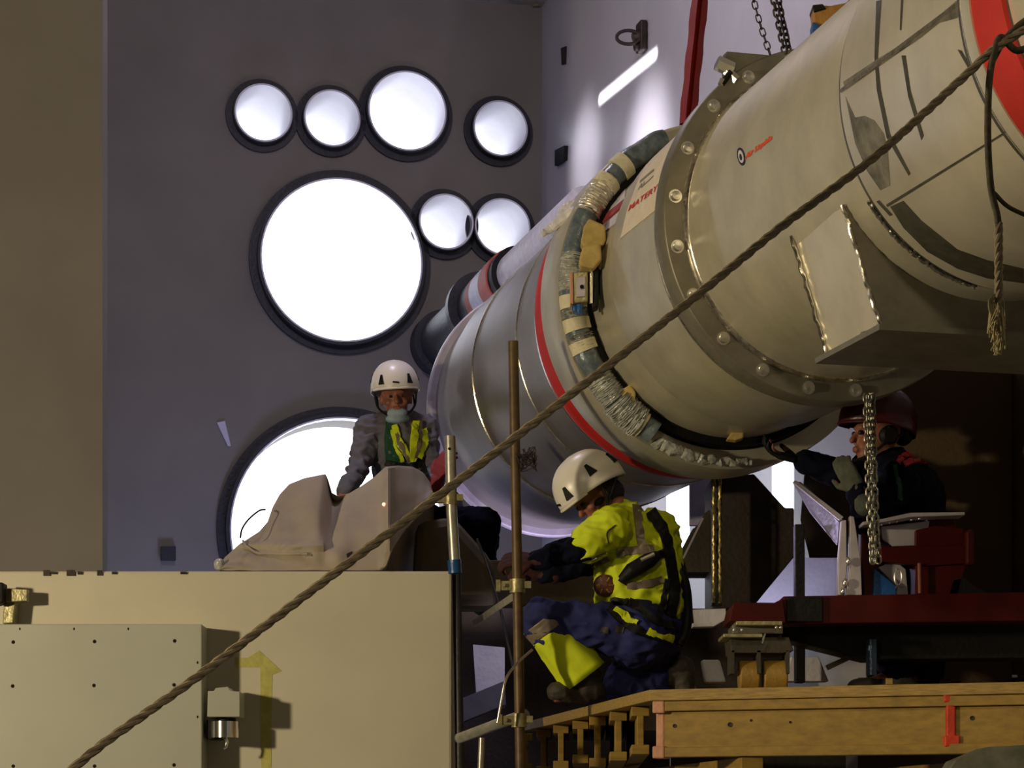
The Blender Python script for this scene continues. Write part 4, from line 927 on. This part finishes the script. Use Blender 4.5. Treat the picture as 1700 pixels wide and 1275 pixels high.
def helmet(c, U, F, s, parent, m, band=M['blackmat'], vents=True):
    U = U.normalized(); F = (F-U*F.dot(U)).normalized(); Rr = F.cross(U); R = Matrix((Rr, F, U)).transposed(); par = parent
    rx, ry, rz = .122*s, .148*s, .142*s
    def pt_(az, el, k=1.0):
        # az 0 = front
        f = (max(0, math.cos(el)))**.85; x = math.sin(az)*f*rx; y = math.cos(az)*f*ry; z = math.sin(el)*rz
        return c+R @ Vector((x*k, y*k, z*k))
    bm = BM(); na, ne = 48, 16; g = []
    for i in range(na):
        az = 2*PI*i/na; lo = -.12-.10*math.cos(az)*-1*(.7) if True else 0
        lo = -.05-.28*(.5-.5*math.cos(az))+.10*math.sin(az)**2      # lower at the back, lifted over the ears
        g.append([bm.verts.new(pt_(az, lo+(PI/2-.02-lo)*j/ne, 1+(.012 if j % 16 == 0 else 0))) for j in range(ne+1)])
    for i in range(na):
        A, B = g[i], g[(i+1) % na]
        for j in range(ne): bm.faces.new((A[j], B[j], B[j+1], A[j+1]))
    bm.faces.new([g[i][ne] for i in range(na)])
    # raised ridge + front brim
    o = fin(bm, 'helmet', m, par, smooth=True); so = o.modifiers.new('s', 'SOLIDIFY'); so.thickness = .006; so.offset = 1
    b2 = BM(); tube(b2, [pt_(a*.1-1.1, -.05-.28*(.5-.5*math.cos(a*.1-1.1))+.1*math.sin(a*.1-1.1)**2, 1.03) for a in range(23)], .006*s, 8)
    fin(b2, 'brim', m, o, smooth=True)
    if vents:
        for az, el in ((-.62, .28), (.62, .28), (-1.55, .42), (1.55, .42), (-2.5, .3), (2.5, .3)):
            bb = BM(); w, h = .13, .17; q = [pt_(az+a, el+e, 1.08) for a, e in ((-w, -h), (w, -h), (w*.45, h), (-w*.25, h))]
            qi = [pt_(az+a, el+e, .99) for a, e in ((-w, -h), (w, -h), (w*.45, h), (-w*.25, h))]
            A = [bb.verts.new(v) for v in q]; B = [bb.verts.new(v) for v in qi]; bb.faces.new(A); bb.faces.new(B[::-1])
            for i in range(4): bb.faces.new((A[i], B[i], B[(i+1) % 4], A[(i+1) % 4]))
            fin(bb, 'vent', band, o)
        bb = BM(); q = [(a, e) for a, e in ((-.13, .10), (.13, .14), (.12, .19), (-.12, .16))]
        A = [bb.verts.new(pt_(a, e, 1.075)) for a, e in q]; B = [bb.verts.new(pt_(a, e, 1.0)) for a, e in q]; bb.faces.new(A); bb.faces.new(B[::-1])
        for i in range(4): bb.faces.new((A[i], B[i], B[(i+1) % 4], A[(i+1) % 4]))
        fin(bb, 'badge', band, o)
    # inner cradle and chin strap
    b3 = BM()
    for sx in (-1, 1):
        tube(b3, bez([c+R @ Vector((sx*.108*s, .0, -.02*s)), c+R @ Vector((sx*.095*s, .02*s, -.09*s)), c+R @ Vector((sx*.05*s, .07*s, -.135*s)), c+R @ Vector((0, .085*s, -.142*s))], 16), .006*s, 6)
        tube(b3, bez([c+R @ Vector((sx*.095*s, -.08*s, -.03*s)), c+R @ Vector((sx*.095*s, .02*s, -.09*s))], 8), .005*s, 6)
    fin(b3, 'chin_strap', M['black'], o, smooth=True)
    return o, R
def strap_px(f, pts, w, name, m, parent, lift=.006, n=40, **kw):
    """webbing laid over a surface along a picture path; w in pixels"""
    c = bez([Vector((x, y, 0)) for x, y in pts], n); rows = []
    for i, p in enumerate(c):
        d = (c[min(i+1, len(c)-1)]-c[max(i-1, 0)]).normalized(); s_ = Vector((-d.y, d.x, 0)); row = []
        for k in (-1, 0, 1):
            h = f(p.x+s_.x*w/2*k, p.y+s_.y*w/2*k)
            row.append((h[0]+h[1]*lift, h[0]+h[1]*.0) if h else None)
        rows.append(row)
    bm = BM(); V = {}
    for i, r in enumerate(rows):
        for k, q in enumerate(r):
            if q: V[i, k, 0] = bm.verts.new(q[0]); V[i, k, 1] = bm.verts.new(q[1])
    def ok(*ks): return all(k in V for k in ks)
    for i in range(len(rows)-1):
        for k in (0, 1):
            if ok((i, k, 0), (i, k+1, 0), (i+1, k+1, 0), (i+1, k, 0)):
                a_, b_ = V[i, k, 0].co, V[i+1, k, 0].co
                if (a_-b_).length < .12: bm.faces.new((V[i, k, 0], V[i, k+1, 0], V[i+1, k+1, 0], V[i+1, k, 0]))
        for k in (0, 2):
            if ok((i, k, 0), (i+1, k, 0), (i+1, k, 1), (i, k, 1)) and (V[i, k, 0].co-V[i+1, k, 0].co).length < .12: bm.faces.new((V[i, k, 0], V[i+1, k, 0], V[i+1, k, 1], V[i, k, 1]))
    return fin(bm, name, m, parent, smooth=True, **kw)

# ===== worker A: sitting behind the tarpaulin
YA = 13.25
A = E('person', P(690, 950, YA), 'person in white helmet, dark jacket and yellow harness sitting behind the tarpaulin', 'person')
hc = P(657, 660, YA-.02); U = Vector((-.06, -.10, 1)); F = Vector((.10, -1, -.38))
shL, shR = P(704, 712, YA+.12), P(612, 714, YA+.02); elR, wrR = P(597, 772, YA-.05), P(571, 820, YA-.28); elL, wrL = P(722, 775, YA+.12), P(729, 762, YA-.35)
elL = P(716, 790, YA+.05); wrL = P(724, 800, YA-.22)
ch = P(662, 745, YA+.06); pv = P(680, 868, YA+.18); nk = P(660, 700, YA+.03)
hpL, knL, anL = P(705, 872, YA+.14), P(806, 868, YA-.15), P(800, 990, YA-.05)
hpR, knR, anR = P(660, 875, YA+.14), P(640, 910, YA-.28), P(650, 1020, YA-.2)
bm = BM(); R, L = headgeo(bm, hc, U, F, 1.02)
cap(bm, L(0, -.02, -.06), nk, .056, .06); cap(bm, shL, shR, .06, .06); cap(bm, ch, pv, .13, .12, .72, (0, 1, 0)); cap(bm, shR.lerp(shL, .3), ch, .08, .1); cap(bm, shR.lerp(shL, .7), ch, .08, .1)
for s_, e_, w_ in ((shR, elR, wrR), (shL, elL, wrL)): cap(bm, s_, e_, .048, .04); cap(bm, e_, w_, .04, .026)
for h_, k_, a_ in ((hpL, knL, anL), (hpR, knR, anR)): cap(bm, h_, k_, .08, .055); cap(bm, k_, a_, .05, .036); cap(bm, a_, a_+Vector((0, -.16, -.05)), .04, .03)
hand(bm, wrR, Vector((-.1, -.5, -.45)), Vector((0, -.2, -1)), .45)
hand(bm, wrL, Vector((.35, -.3, .9)), Vector((.6, .8, 0)), .5)
remesh(bm, 'body', M['skin'], A, .007, 3)
for sx in (-1, 1):
    b = BM(); bmesh.ops.create_icosphere(b, subdivisions=2, radius=.008, matrix=Matrix.Translation(L(sx*.032, .086, .0))); fin(b, 'eye', M['ink'], A, smooth=True)
helmet(L(0, -.006, .045), U, F, 1.06, A, M['helmet'])
b = BM(); ell(b, L(0, .068, -.088), R, (.058, .038, .032)); ell(b, L(0, .035, -.115), R, (.066, .055, .03)); remesh(b, 'face_mask', M['mask'], A, .006, 8, .001, .05, label='pale blue face mask')
bm = BM(); cap(bm, shL, shR, .078, .078); cap(bm, ch, pv, .16, .15, .75, (0, 1, 0)); cap(bm, shR.lerp(shL, .3), ch, .1, .13); cap(bm, shR.lerp(shL, .7), ch, .1, .13); cap(bm, nk, nk-Vector((0, 0, .05)), .075, .09)
for s_, e_, w_ in ((shR, elR, wrR), (shL, elL, wrL)): cap(bm, s_, e_, .072, .06); cap(bm, e_, e_.lerp(w_, .92), .058, .042)
jk = remesh(bm, 'jacket', M['slate'], A, .009, 6, .012, .09)
bm = BM()
for h_, k_, a_ in ((hpL, knL, anL), (hpR, knR, anR)): cap(bm, h_, k_, .105, .08); cap(bm, k_, a_, .075, .06)
cap(bm, hpL, hpR, .12, .12); remesh(bm, 'trousers', M['navy'], A, .01, 6, .012, .1)
bm = BM()
for a_ in (anL, anR): cap(bm, a_+Vector((0, .03, -.03)), a_+Vector((0, -.2, -.07)), .055, .045); cap(bm, a_, a_+Vector((0, 0, -.05)), .056, .058)
remesh(bm, 'boots', M['boot'], A, .01, 4)
bm = BM(); hand(bm, wrL+Vector((0, -.005, 0)), Vector((.35, -.3, .9)), Vector((.6, .8, 0)), .5, 1.16); cap(bm, wrL+Vector((-.02, .02, -.05)), wrL, .045, .042); remesh(bm, 'glove', M['maroon'], A, .006, 3, label='dark red glove')
fj = on_bvh(bvh_of(jk))
fin(patch([[(641, 700), (652, 702), (672, 745), (676, 768), (640, 764), (638, 730)]], fj, .004, 6), 'green_panel', M['green'], jk, label='dark green jacket front')
strap_px(fj, [(655, 706), (664, 735), (682, 766)], 9, 'yellow_strap', M['hiviz'], jk, .016)
strap_px(fj, [(690, 700), (686, 728), (683, 766)], 10, 'yellow_strap', M['hiviz'], jk, .016)
strap_px(fj, [(702, 712), (704, 735), (694, 758)], 10, 'yellow_strap', M['hiviz'], jk, .014)
strap_px(fj, [(651, 716), (657, 740), (668, 764)], 6, 'yellow_strap', M['hiviz'], jk, .014)
strap_px(fj, [(658, 720), (668, 745), (680, 768)], 5, 'grey_strap', M['reflect'], jk, .017)
strap_px(fj, [(696, 702), (695, 730), (688, 762)], 5, 'grey_strap', M['reflect'], jk, .017)
strap_px(fj, [(640, 768), (670, 774), (705, 770)], 11, 'waist_belt', M['black'], jk, .012)
strap_px(fj, [(697, 760), (702, 775), (712, 800)], 10, 'waist_belt', M['black'], jk, .012)

# ===== worker B: kneeling on the deck
YK = 11.0
K = E('person', P(1040, 1150, YK), 'person in white helmet, yellow jacket and blue trousers kneeling on the timber deck', 'person')
U = Vector((-.62, -.12, .80)); F = Vector((-.72, -.25, -.62)); hc = P(988, 822, YK)
nk = P(1022, 850, YK+.02); ch = P(1052, 915, YK+.03); wa = P(1048, 985, YK+.03); pv = P(1062, 1045, YK+.05)
sL, sR = P(1012, 878, YK-.16), P(1040, 868, YK+.20); eL, wL = P(968, 908, YK-.22), P(889, 930, YK-.20); eR, wR = P(985, 930, YK+.25), P(905, 955, YK+.2)
hL, kL, aL = P(1058, 1052, YK-.1), P(897, 1028, YK-.16), P(972, 1118, YK-.14)
hR, kR, aR = P(1080, 1060, YK+.12), P(1035, 1118, YK+.02), P(1118, 1112, YK+.08)
toeL = P(925, 1160, YK-.15); toeL = Vector((toeL.x, toeL.y, ZD+.04)); aL = Vector((aL.x, aL.y, ZD+.12)); aR = Vector((aR.x, aR.y, ZD+.14)); kR = Vector((kR.x, kR.y, ZD+.09))
bm = BM(); R, L = headgeo(bm, hc, U, F, 1.04)
cap(bm, L(0, -.03, -.05), nk, .056, .062); cap(bm, sL, sR, .065, .065); cap(bm, nk, ch, .08, .13); cap(bm, ch, wa, .135, .125); cap(bm, wa, pv, .12, .13)
for s_, e_, w_ in ((sL, eL, wL), (sR, eR, wR)): cap(bm, s_, e_, .05, .042); cap(bm, e_, w_, .04, .027)
cap(bm, hL, kL, .085, .058); cap(bm, kL, aL, .052, .038); cap(bm, aL, toeL, .04, .03); cap(bm, hR, kR, .085, .06); cap(bm, kR, aR, .055, .04); cap(bm, aR, aR+Vector((.08, 0, -.06)), .04, .03)
hand(bm, wL, Vector((-1, -.1, .05)), Vector((0, .7, -.6)), .7); hand(bm, wR, Vector((-1, 0, .1)), Vector((0, -.6, -.7)), .6)
remesh(bm, 'body', M['skin'], K, .007, 3)
for sx in (-1, 1):
    b = BM(); bmesh.ops.create_icosphere(b, subdivisions=2, radius=.011, matrix=Matrix.Translation(L(sx*.032, .087, .0))); fin(b, 'eye', M['ink'], K, smooth=True)
helmet(L(0, -.004, .04), U, F, 1.14, K, M['helmet'])
b = BM(); ell(b, L(0, -.045, .005), R, (.088, .072, .092)); ell(b, L(0, -.075, -.03), R, (.07, .05, .06)); remesh(b, 'hair', M['ink'], K, .007, 3, .004, .02)
b = BM(); ell(b, L(-.085, .035, -.03), R, (.012, .03, .016)); fin(b, 'goggles', M['blackmat'], K, smooth=True)
bm = BM(); cap(bm, sL, sR, .092, .09); cap(bm, nk+Vector((.03, 0, -.02)), ch, .085, .165); cap(bm, ch, wa, .170, .165); cap(bm, wa, wa.lerp(pv, .95), .165, .16)
cap(bm, P(1085, 890, YK+.02), P(1090, 1000, YK+.04), .12, .125)
cap(bm, sL, sL.lerp(eL, .85), .092, .078); cap(bm, sR, sR.lerp(eR, .85), .09, .075)
jk = remesh(bm, 'jacket', M['hiviz'], K, .009, 6, .014, .10, label='hi-vis yellow jacket')
for a_, e_, w_ in ((sL, eL, wL), (sR, eR, wR)):
    bm = BM(); cap(bm, a_.lerp(e_, .7), e_, .060, .062); cap(bm, e_, e_.lerp(w_, .97), .062, .044); remesh(bm, 'dark_sleeve', M['navy'], K, .008, 5, .010, .07)
bm = BM(); cap(bm, hL, kL, .125, .095); cap(bm, hR, kR, .13, .09); cap(bm, hL, hR, .15, .15); cap(bm, pv, pv+Vector((.05, .02, .02)), .16, .15); cap(bm, kL, kL.lerp(aL, .4), .092, .082); cap(bm, kR, kR.lerp(aR, .6), .085, .075)
tr_ = remesh(bm, 'trousers', M['blue_cloth'], K, .010, 5, .014, .11)
def frustum(p0, p1, r0, r1, nm, m, wr=.006, fl=.86, **kw):
    d = p1-p0; L = d.length; R = basis(d, (0, 1, 0)); bm = BM(); n = 10; rr = []
    for q in range(n+1):
        f = q/n; rad = r0+(r1-r0)*f
        rr.append([bm.verts.new(p0+d*f+(R.col[0]*math.cos(2*PI*k/40)+R.col[1]*math.sin(2*PI*k/40))*(rad+wr*math.sin(k*.9+f*4)*f+wr*noise.noise(Vector((k*.35, f*5, 0))))) for k in range(40)])
    for A_, B_ in zip(rr, rr[1:]):
        for k in range(40): bm.faces.new((A_[k], A_[(k+1) % 40], B_[(k+1) % 40], B_[k]))
    o = fin(bm, nm, m, K, smooth=True, **kw); so = o.modifiers.new('s', 'SOLIDIFY'); so.thickness = .006; return o
for w_, d_, n_ in ((wL, Vector((-1, -.1, .05)), Vector((0, .7, -.6))), (wR, Vector((-1, 0, .1)), Vector((0, -.6, -.7)))):
    bm = BM(); hand(bm, w_, d_, n_, .7 if w_ is wL else .6, 1.1); cap(bm, w_+Vector((.04, 0, 0)), w_, .042, .036); remesh(bm, 'glove', M['dark_glove'], K, .006, 3)
frustum(kL.lerp(aL, .20), kL.lerp(aL, .98), .094, .112, 'leg_cuff', M['hiviz'], .007, label='yellow trouser cuff')
frustum(kL.lerp(aL, .02), kL.lerp(aL, .21), .101, .098, 'cuff_band', M['reflect'], .002)
def boot(a, toe, up=.09):
    bm = BM(); d = (toe-a); d.z = 0; d.normalize(); cap(bm, a+Vector((0, 0, .06)), a+Vector((0, 0, -.05)), .062, .064); cap(bm, a+Vector((0, 0, -.05))-d*.03, Vector((toe.x, toe.y, a.z-.06)), .06, .046)
    return bm
remesh(boot(aL, toeL), 'boot', M['boot'], K, .009, 4, .004, .05)
bm = BM(); cap(bm, aR+Vector((-.04, 0, .0)), aR+Vector((.03, 0, .03)), .06, .062); cap(bm, aR+Vector((.035, 0, .04)), aR+Vector((.05, 0, -.08)), .062, .05); remesh(bm, 'boot', M['boot'], K, .009, 4, .004, .05)
fj = on_bvh(bvh_of(jk)); ftr = on_bvh(bvh_of(tr_))
def both(x, y):
    a_, b_ = fj(x, y), ftr(x, y)
    if a_ and b_: return a_ if (a_[0]-CAMP).length < (b_[0]-CAMP).length else b_
    return a_ or b_
def sp2(pts, w, nm, m, lift=.008): strap_px(both, pts, w, nm, m, jk, lift)
sp2([(1056, 838), (1060, 870), (1066, 905), (1084, 925)], 13, 'reflective_stripe', M['reflect'])
sp2([(983, 938), (997, 930), (1010, 924)], 17, 'reflective_stripe', M['reflect'])
sp2([(1024, 918), (1050, 914), (1085, 912)], 14, 'reflective_stripe', M['reflect'])
sp2([(1040, 972), (1070, 970), (1100, 962)], 12, 'reflective_stripe', M['reflect'])
sp2([(1010, 902), (1008, 884), (1022, 872)], 2, 'pocket_seam', M['olive'], .004)
sp2([(1080, 850), (1102, 885), (1112, 930), (1118, 980), (1112, 1020)], 16, 'harness_strap', M['black'], .014)
sp2([(1110, 915), (1075, 930), (1045, 952), (1032, 968)], 13, 'harness_strap', M['black'], .016)
sp2([(1014, 998), (1040, 1000), (1065, 1012), (1085, 1030), (1118, 1040)], 11, 'harness_strap', M['black'], .016)
sp2([(1010, 1008), (1030, 1028), (1060, 1048), (1100, 1060)], 12, 'harness_strap', M['black'], .014)
sp2([(1020, 1012), (1040, 1026), (1060, 1034)], 9, 'leg_strap', M['hiviz'], .018)
sp2([(1074, 1046), (1095, 1056), (1114, 1060)], 8, 'leg_strap', M['hiviz'], .018)
sp2([(1108, 960), (1100, 1000), (1088, 1035)], 8, 'harness_strap', M['black'], .016)
sp2([(996, 1044), (1010, 1047)], 10, 'trouser_patch', M['olive'], .006); sp2([(1022, 1044), (1036, 1047)], 10, 'trouser_patch', M['olive'], .006)
# belt pouch and brown reel
h = both(1055, 950); c = h[0]+Vector((0, -.03, 0))
fin(tube(BM(), [P(1032, 962, c.y), P(1048, 948, c.y-.02), P(1078, 930, c.y), P(1092, 922, c.y+.02)], [.022, .036, .036, .022], 14), 'shock_absorber_pouch', M['black'], K, smooth=True, label='black energy absorber pouch')
fin(tube(BM(), [P(1064, 930, c.y-.04), P(1086, 920, c.y-.03)], .01, 8), 'pouch_buckle', M['zinc'], K, smooth=True)
c = both(1003, 974)[0]+Vector((0, -.03, 0))
fin(lathe(BM(), [(0, .001), (0, .048), (.012, .052), (.03, .05), (.036, .035), (.036, .001)], 28, Vector((0, -1, 0)), c), 'belt_reel', mat('reddish_brown_leather', (.16, .045, .02), .4, .1, 40, .25), K, smooth=True, label='round reddish brown belt reel')
for k in range(6):
    a_ = k*1.05; b = BM(); tube(b, [c+Vector((math.cos(a_)*.02, -.038, math.sin(a_)*.02)), c+Vector((math.cos(a_)*.04, -.034, math.sin(a_)*.04))], .004, 6); fin(b, 'reel_stud', M['gold'], K, smooth=True)
b = BM()
for k in range(3): tube(b, [P(1026+k*5+5*math.cos(q*PI/5), 962+k*-2+6*math.sin(q*PI/5), c.y-.01) for q in range(10)], .003, 6, closed=True)
fin(b, 'carabiner', M['bright'], K, smooth=True)
fin(tube(BM(), bez([P(1112, 915, YK), P(1135, 960, YK-.02), P(1142, 1010, YK), P(1138, 1050, YK), P(1128, 1070, YK)], 30), .022, 10), 'lanyard', M['black'], K, smooth=True)
fin(tube(BM(), bez([P(1095, 870, YK+.1), P(1128, 930, YK+.1), P(1140, 990, YK+.1), P(1145, 1035, YK+.1)], 30), .02, 10), 'lanyard', M['black'], K, smooth=True)

# ===== worker C: in the shade at the right
YC = 10.35
C = E('person', P(1500, 1000, YC), 'person in dark red helmet and navy jacket working in shade under the pipe', 'person')
U = Vector((.05, -.05, 1)); F = Vector((-.8, -.2, -.35)); hc = P(1455, 722, YC+.05)
nk = P(1478, 775, YC+.05); ch = P(1500, 830, YC+.06); pv = P(1505, 960, YC+.12)
sL, sR = P(1490, 800, YC-.13), P(1500, 795, YC+.25); eL, wL = P(1440, 862, YC-.28), P(1424, 815, YC-.36); eR, wR = P(1400, 790, YC+.2), P(1330, 764, YC+.18)
hL, kL, aL = P(1495, 965, YC), P(1480, 1060, YC-.0), P(1490, 1125, YC+.0); hR, kR, aR = P(1520, 965, YC+.2), P(1540, 1060, YC+.2), P(1540, 1125, YC+.2)
aL.z = ZD+.1; aR.z = ZD+.1
bm = BM(); R, L = headgeo(bm, hc, U, F, 1.04); cap(bm, L(0, -.02, -.06), nk, .056, .062); cap(bm, sL, sR, .062, .062); cap(bm, nk, ch, .08, .13); cap(bm, ch, pv, .14, .13)
for s_, e_, w_ in ((sL, eL, wL), (sR, eR, wR)): cap(bm, s_, e_, .05, .042); cap(bm, e_, w_, .04, .027)
for h_, k_, a_ in ((hL, kL, aL), (hR, kR, aR)): cap(bm, h_, k_, .08, .056); cap(bm, k_, a_, .05, .038); cap(bm, a_, a_+Vector((-.14, -.03, -.05)), .04, .03)
hand(bm, wL, Vector((-.5, -.1, .8)), Vector((.3, .8, .1)), .6); hand(bm, wR, Vector((-.9, 0, .2)), Vector((0, -.3, .9)), .5)
remesh(bm, 'body', M['skin'], C, .007, 3)
for sx in (-1, 1):
    b = BM(); bmesh.ops.create_icosphere(b, subdivisions=2, radius=.011, matrix=Matrix.Translation(L(sx*.032, .087, .0))); fin(b, 'eye', M['ink'], C, smooth=True)
helmet(L(0, -.004, .045), U, F, 1.14, C, M['helmet_red'], vents=False)
for sx in (-1, 1):
    b = BM(); lathe(b, [(-.02, .001), (-.02, .036), (.015, .042), (.03, .03), (.032, .001)], 20, (R @ Vector((sx, 0, 0))), L(sx*.095, -.01, -.01)); fin(b, 'ear_defender', M['blackmat'], C, smooth=True)
b = BM(); ell(b, L(0, -.12, .03), R, (.05, .05, .07)); fin(b, 'head_lamp_battery', M['blackmat'], C, smooth=True)
bm = BM(); cap(bm, sL, sR, .09, .09); cap(bm, nk, ch, .09, .16); cap(bm, ch, pv, .175, .16)
for s_, e_, w_ in ((sL, eL, wL), (sR, eR, wR)): cap(bm, s_, e_, .075, .062); cap(bm, e_, e_.lerp(w_, .9), .06, .045)
jk = remesh(bm, 'jacket', M['navy'], C, .009, 6, .012, .10)
bm = BM()
for h_, k_, a_ in ((hL, kL, aL), (hR, kR, aR)): cap(bm, h_, k_, .11, .08); cap(bm, k_, a_, .078, .065)
cap(bm, hL, hR, .13, .13); remesh(bm, 'trousers', M['navy'], C, .010, 5, .010, .11)
for a_ in (aL, aR):
    remesh(boot(a_, a_+Vector((-.18, -.03, 0))), 'boot', M['boot'], C, .009, 4)
bm = BM(); hand(bm, wL, Vector((-.5, -.1, .8)), Vector((.3, .8, .1)), .6, 1.04); cap(bm, wL+Vector((.03, 0, -.06)), wL, .046, .04); remesh(bm, 'glove', M['glove'], C, .007, 3, label='grey-green glove')
bm = BM(); hand(bm, wR, Vector((-.9, 0, .2)), Vector((0, -.3, .9)), .5, 1.15); remesh(bm, 'glove', M['blackmat'], C, .007, 3)
fj = on_bvh(bvh_of(jk))
strap_px(fj, [(1490, 770), (1500, 758), (1512, 752)], 9, 'red_shoulder_band', M['red_strap'], jk, .01)
strap_px(fj, [(1500, 772), (1520, 764), (1545, 766)], 9, 'red_shoulder_band', M['red_strap'], jk, .01)
strap_px(fj, [(1486, 775), (1490, 800), (1492, 830)], 6, 'harness_strap', M['green'], jk, .012)
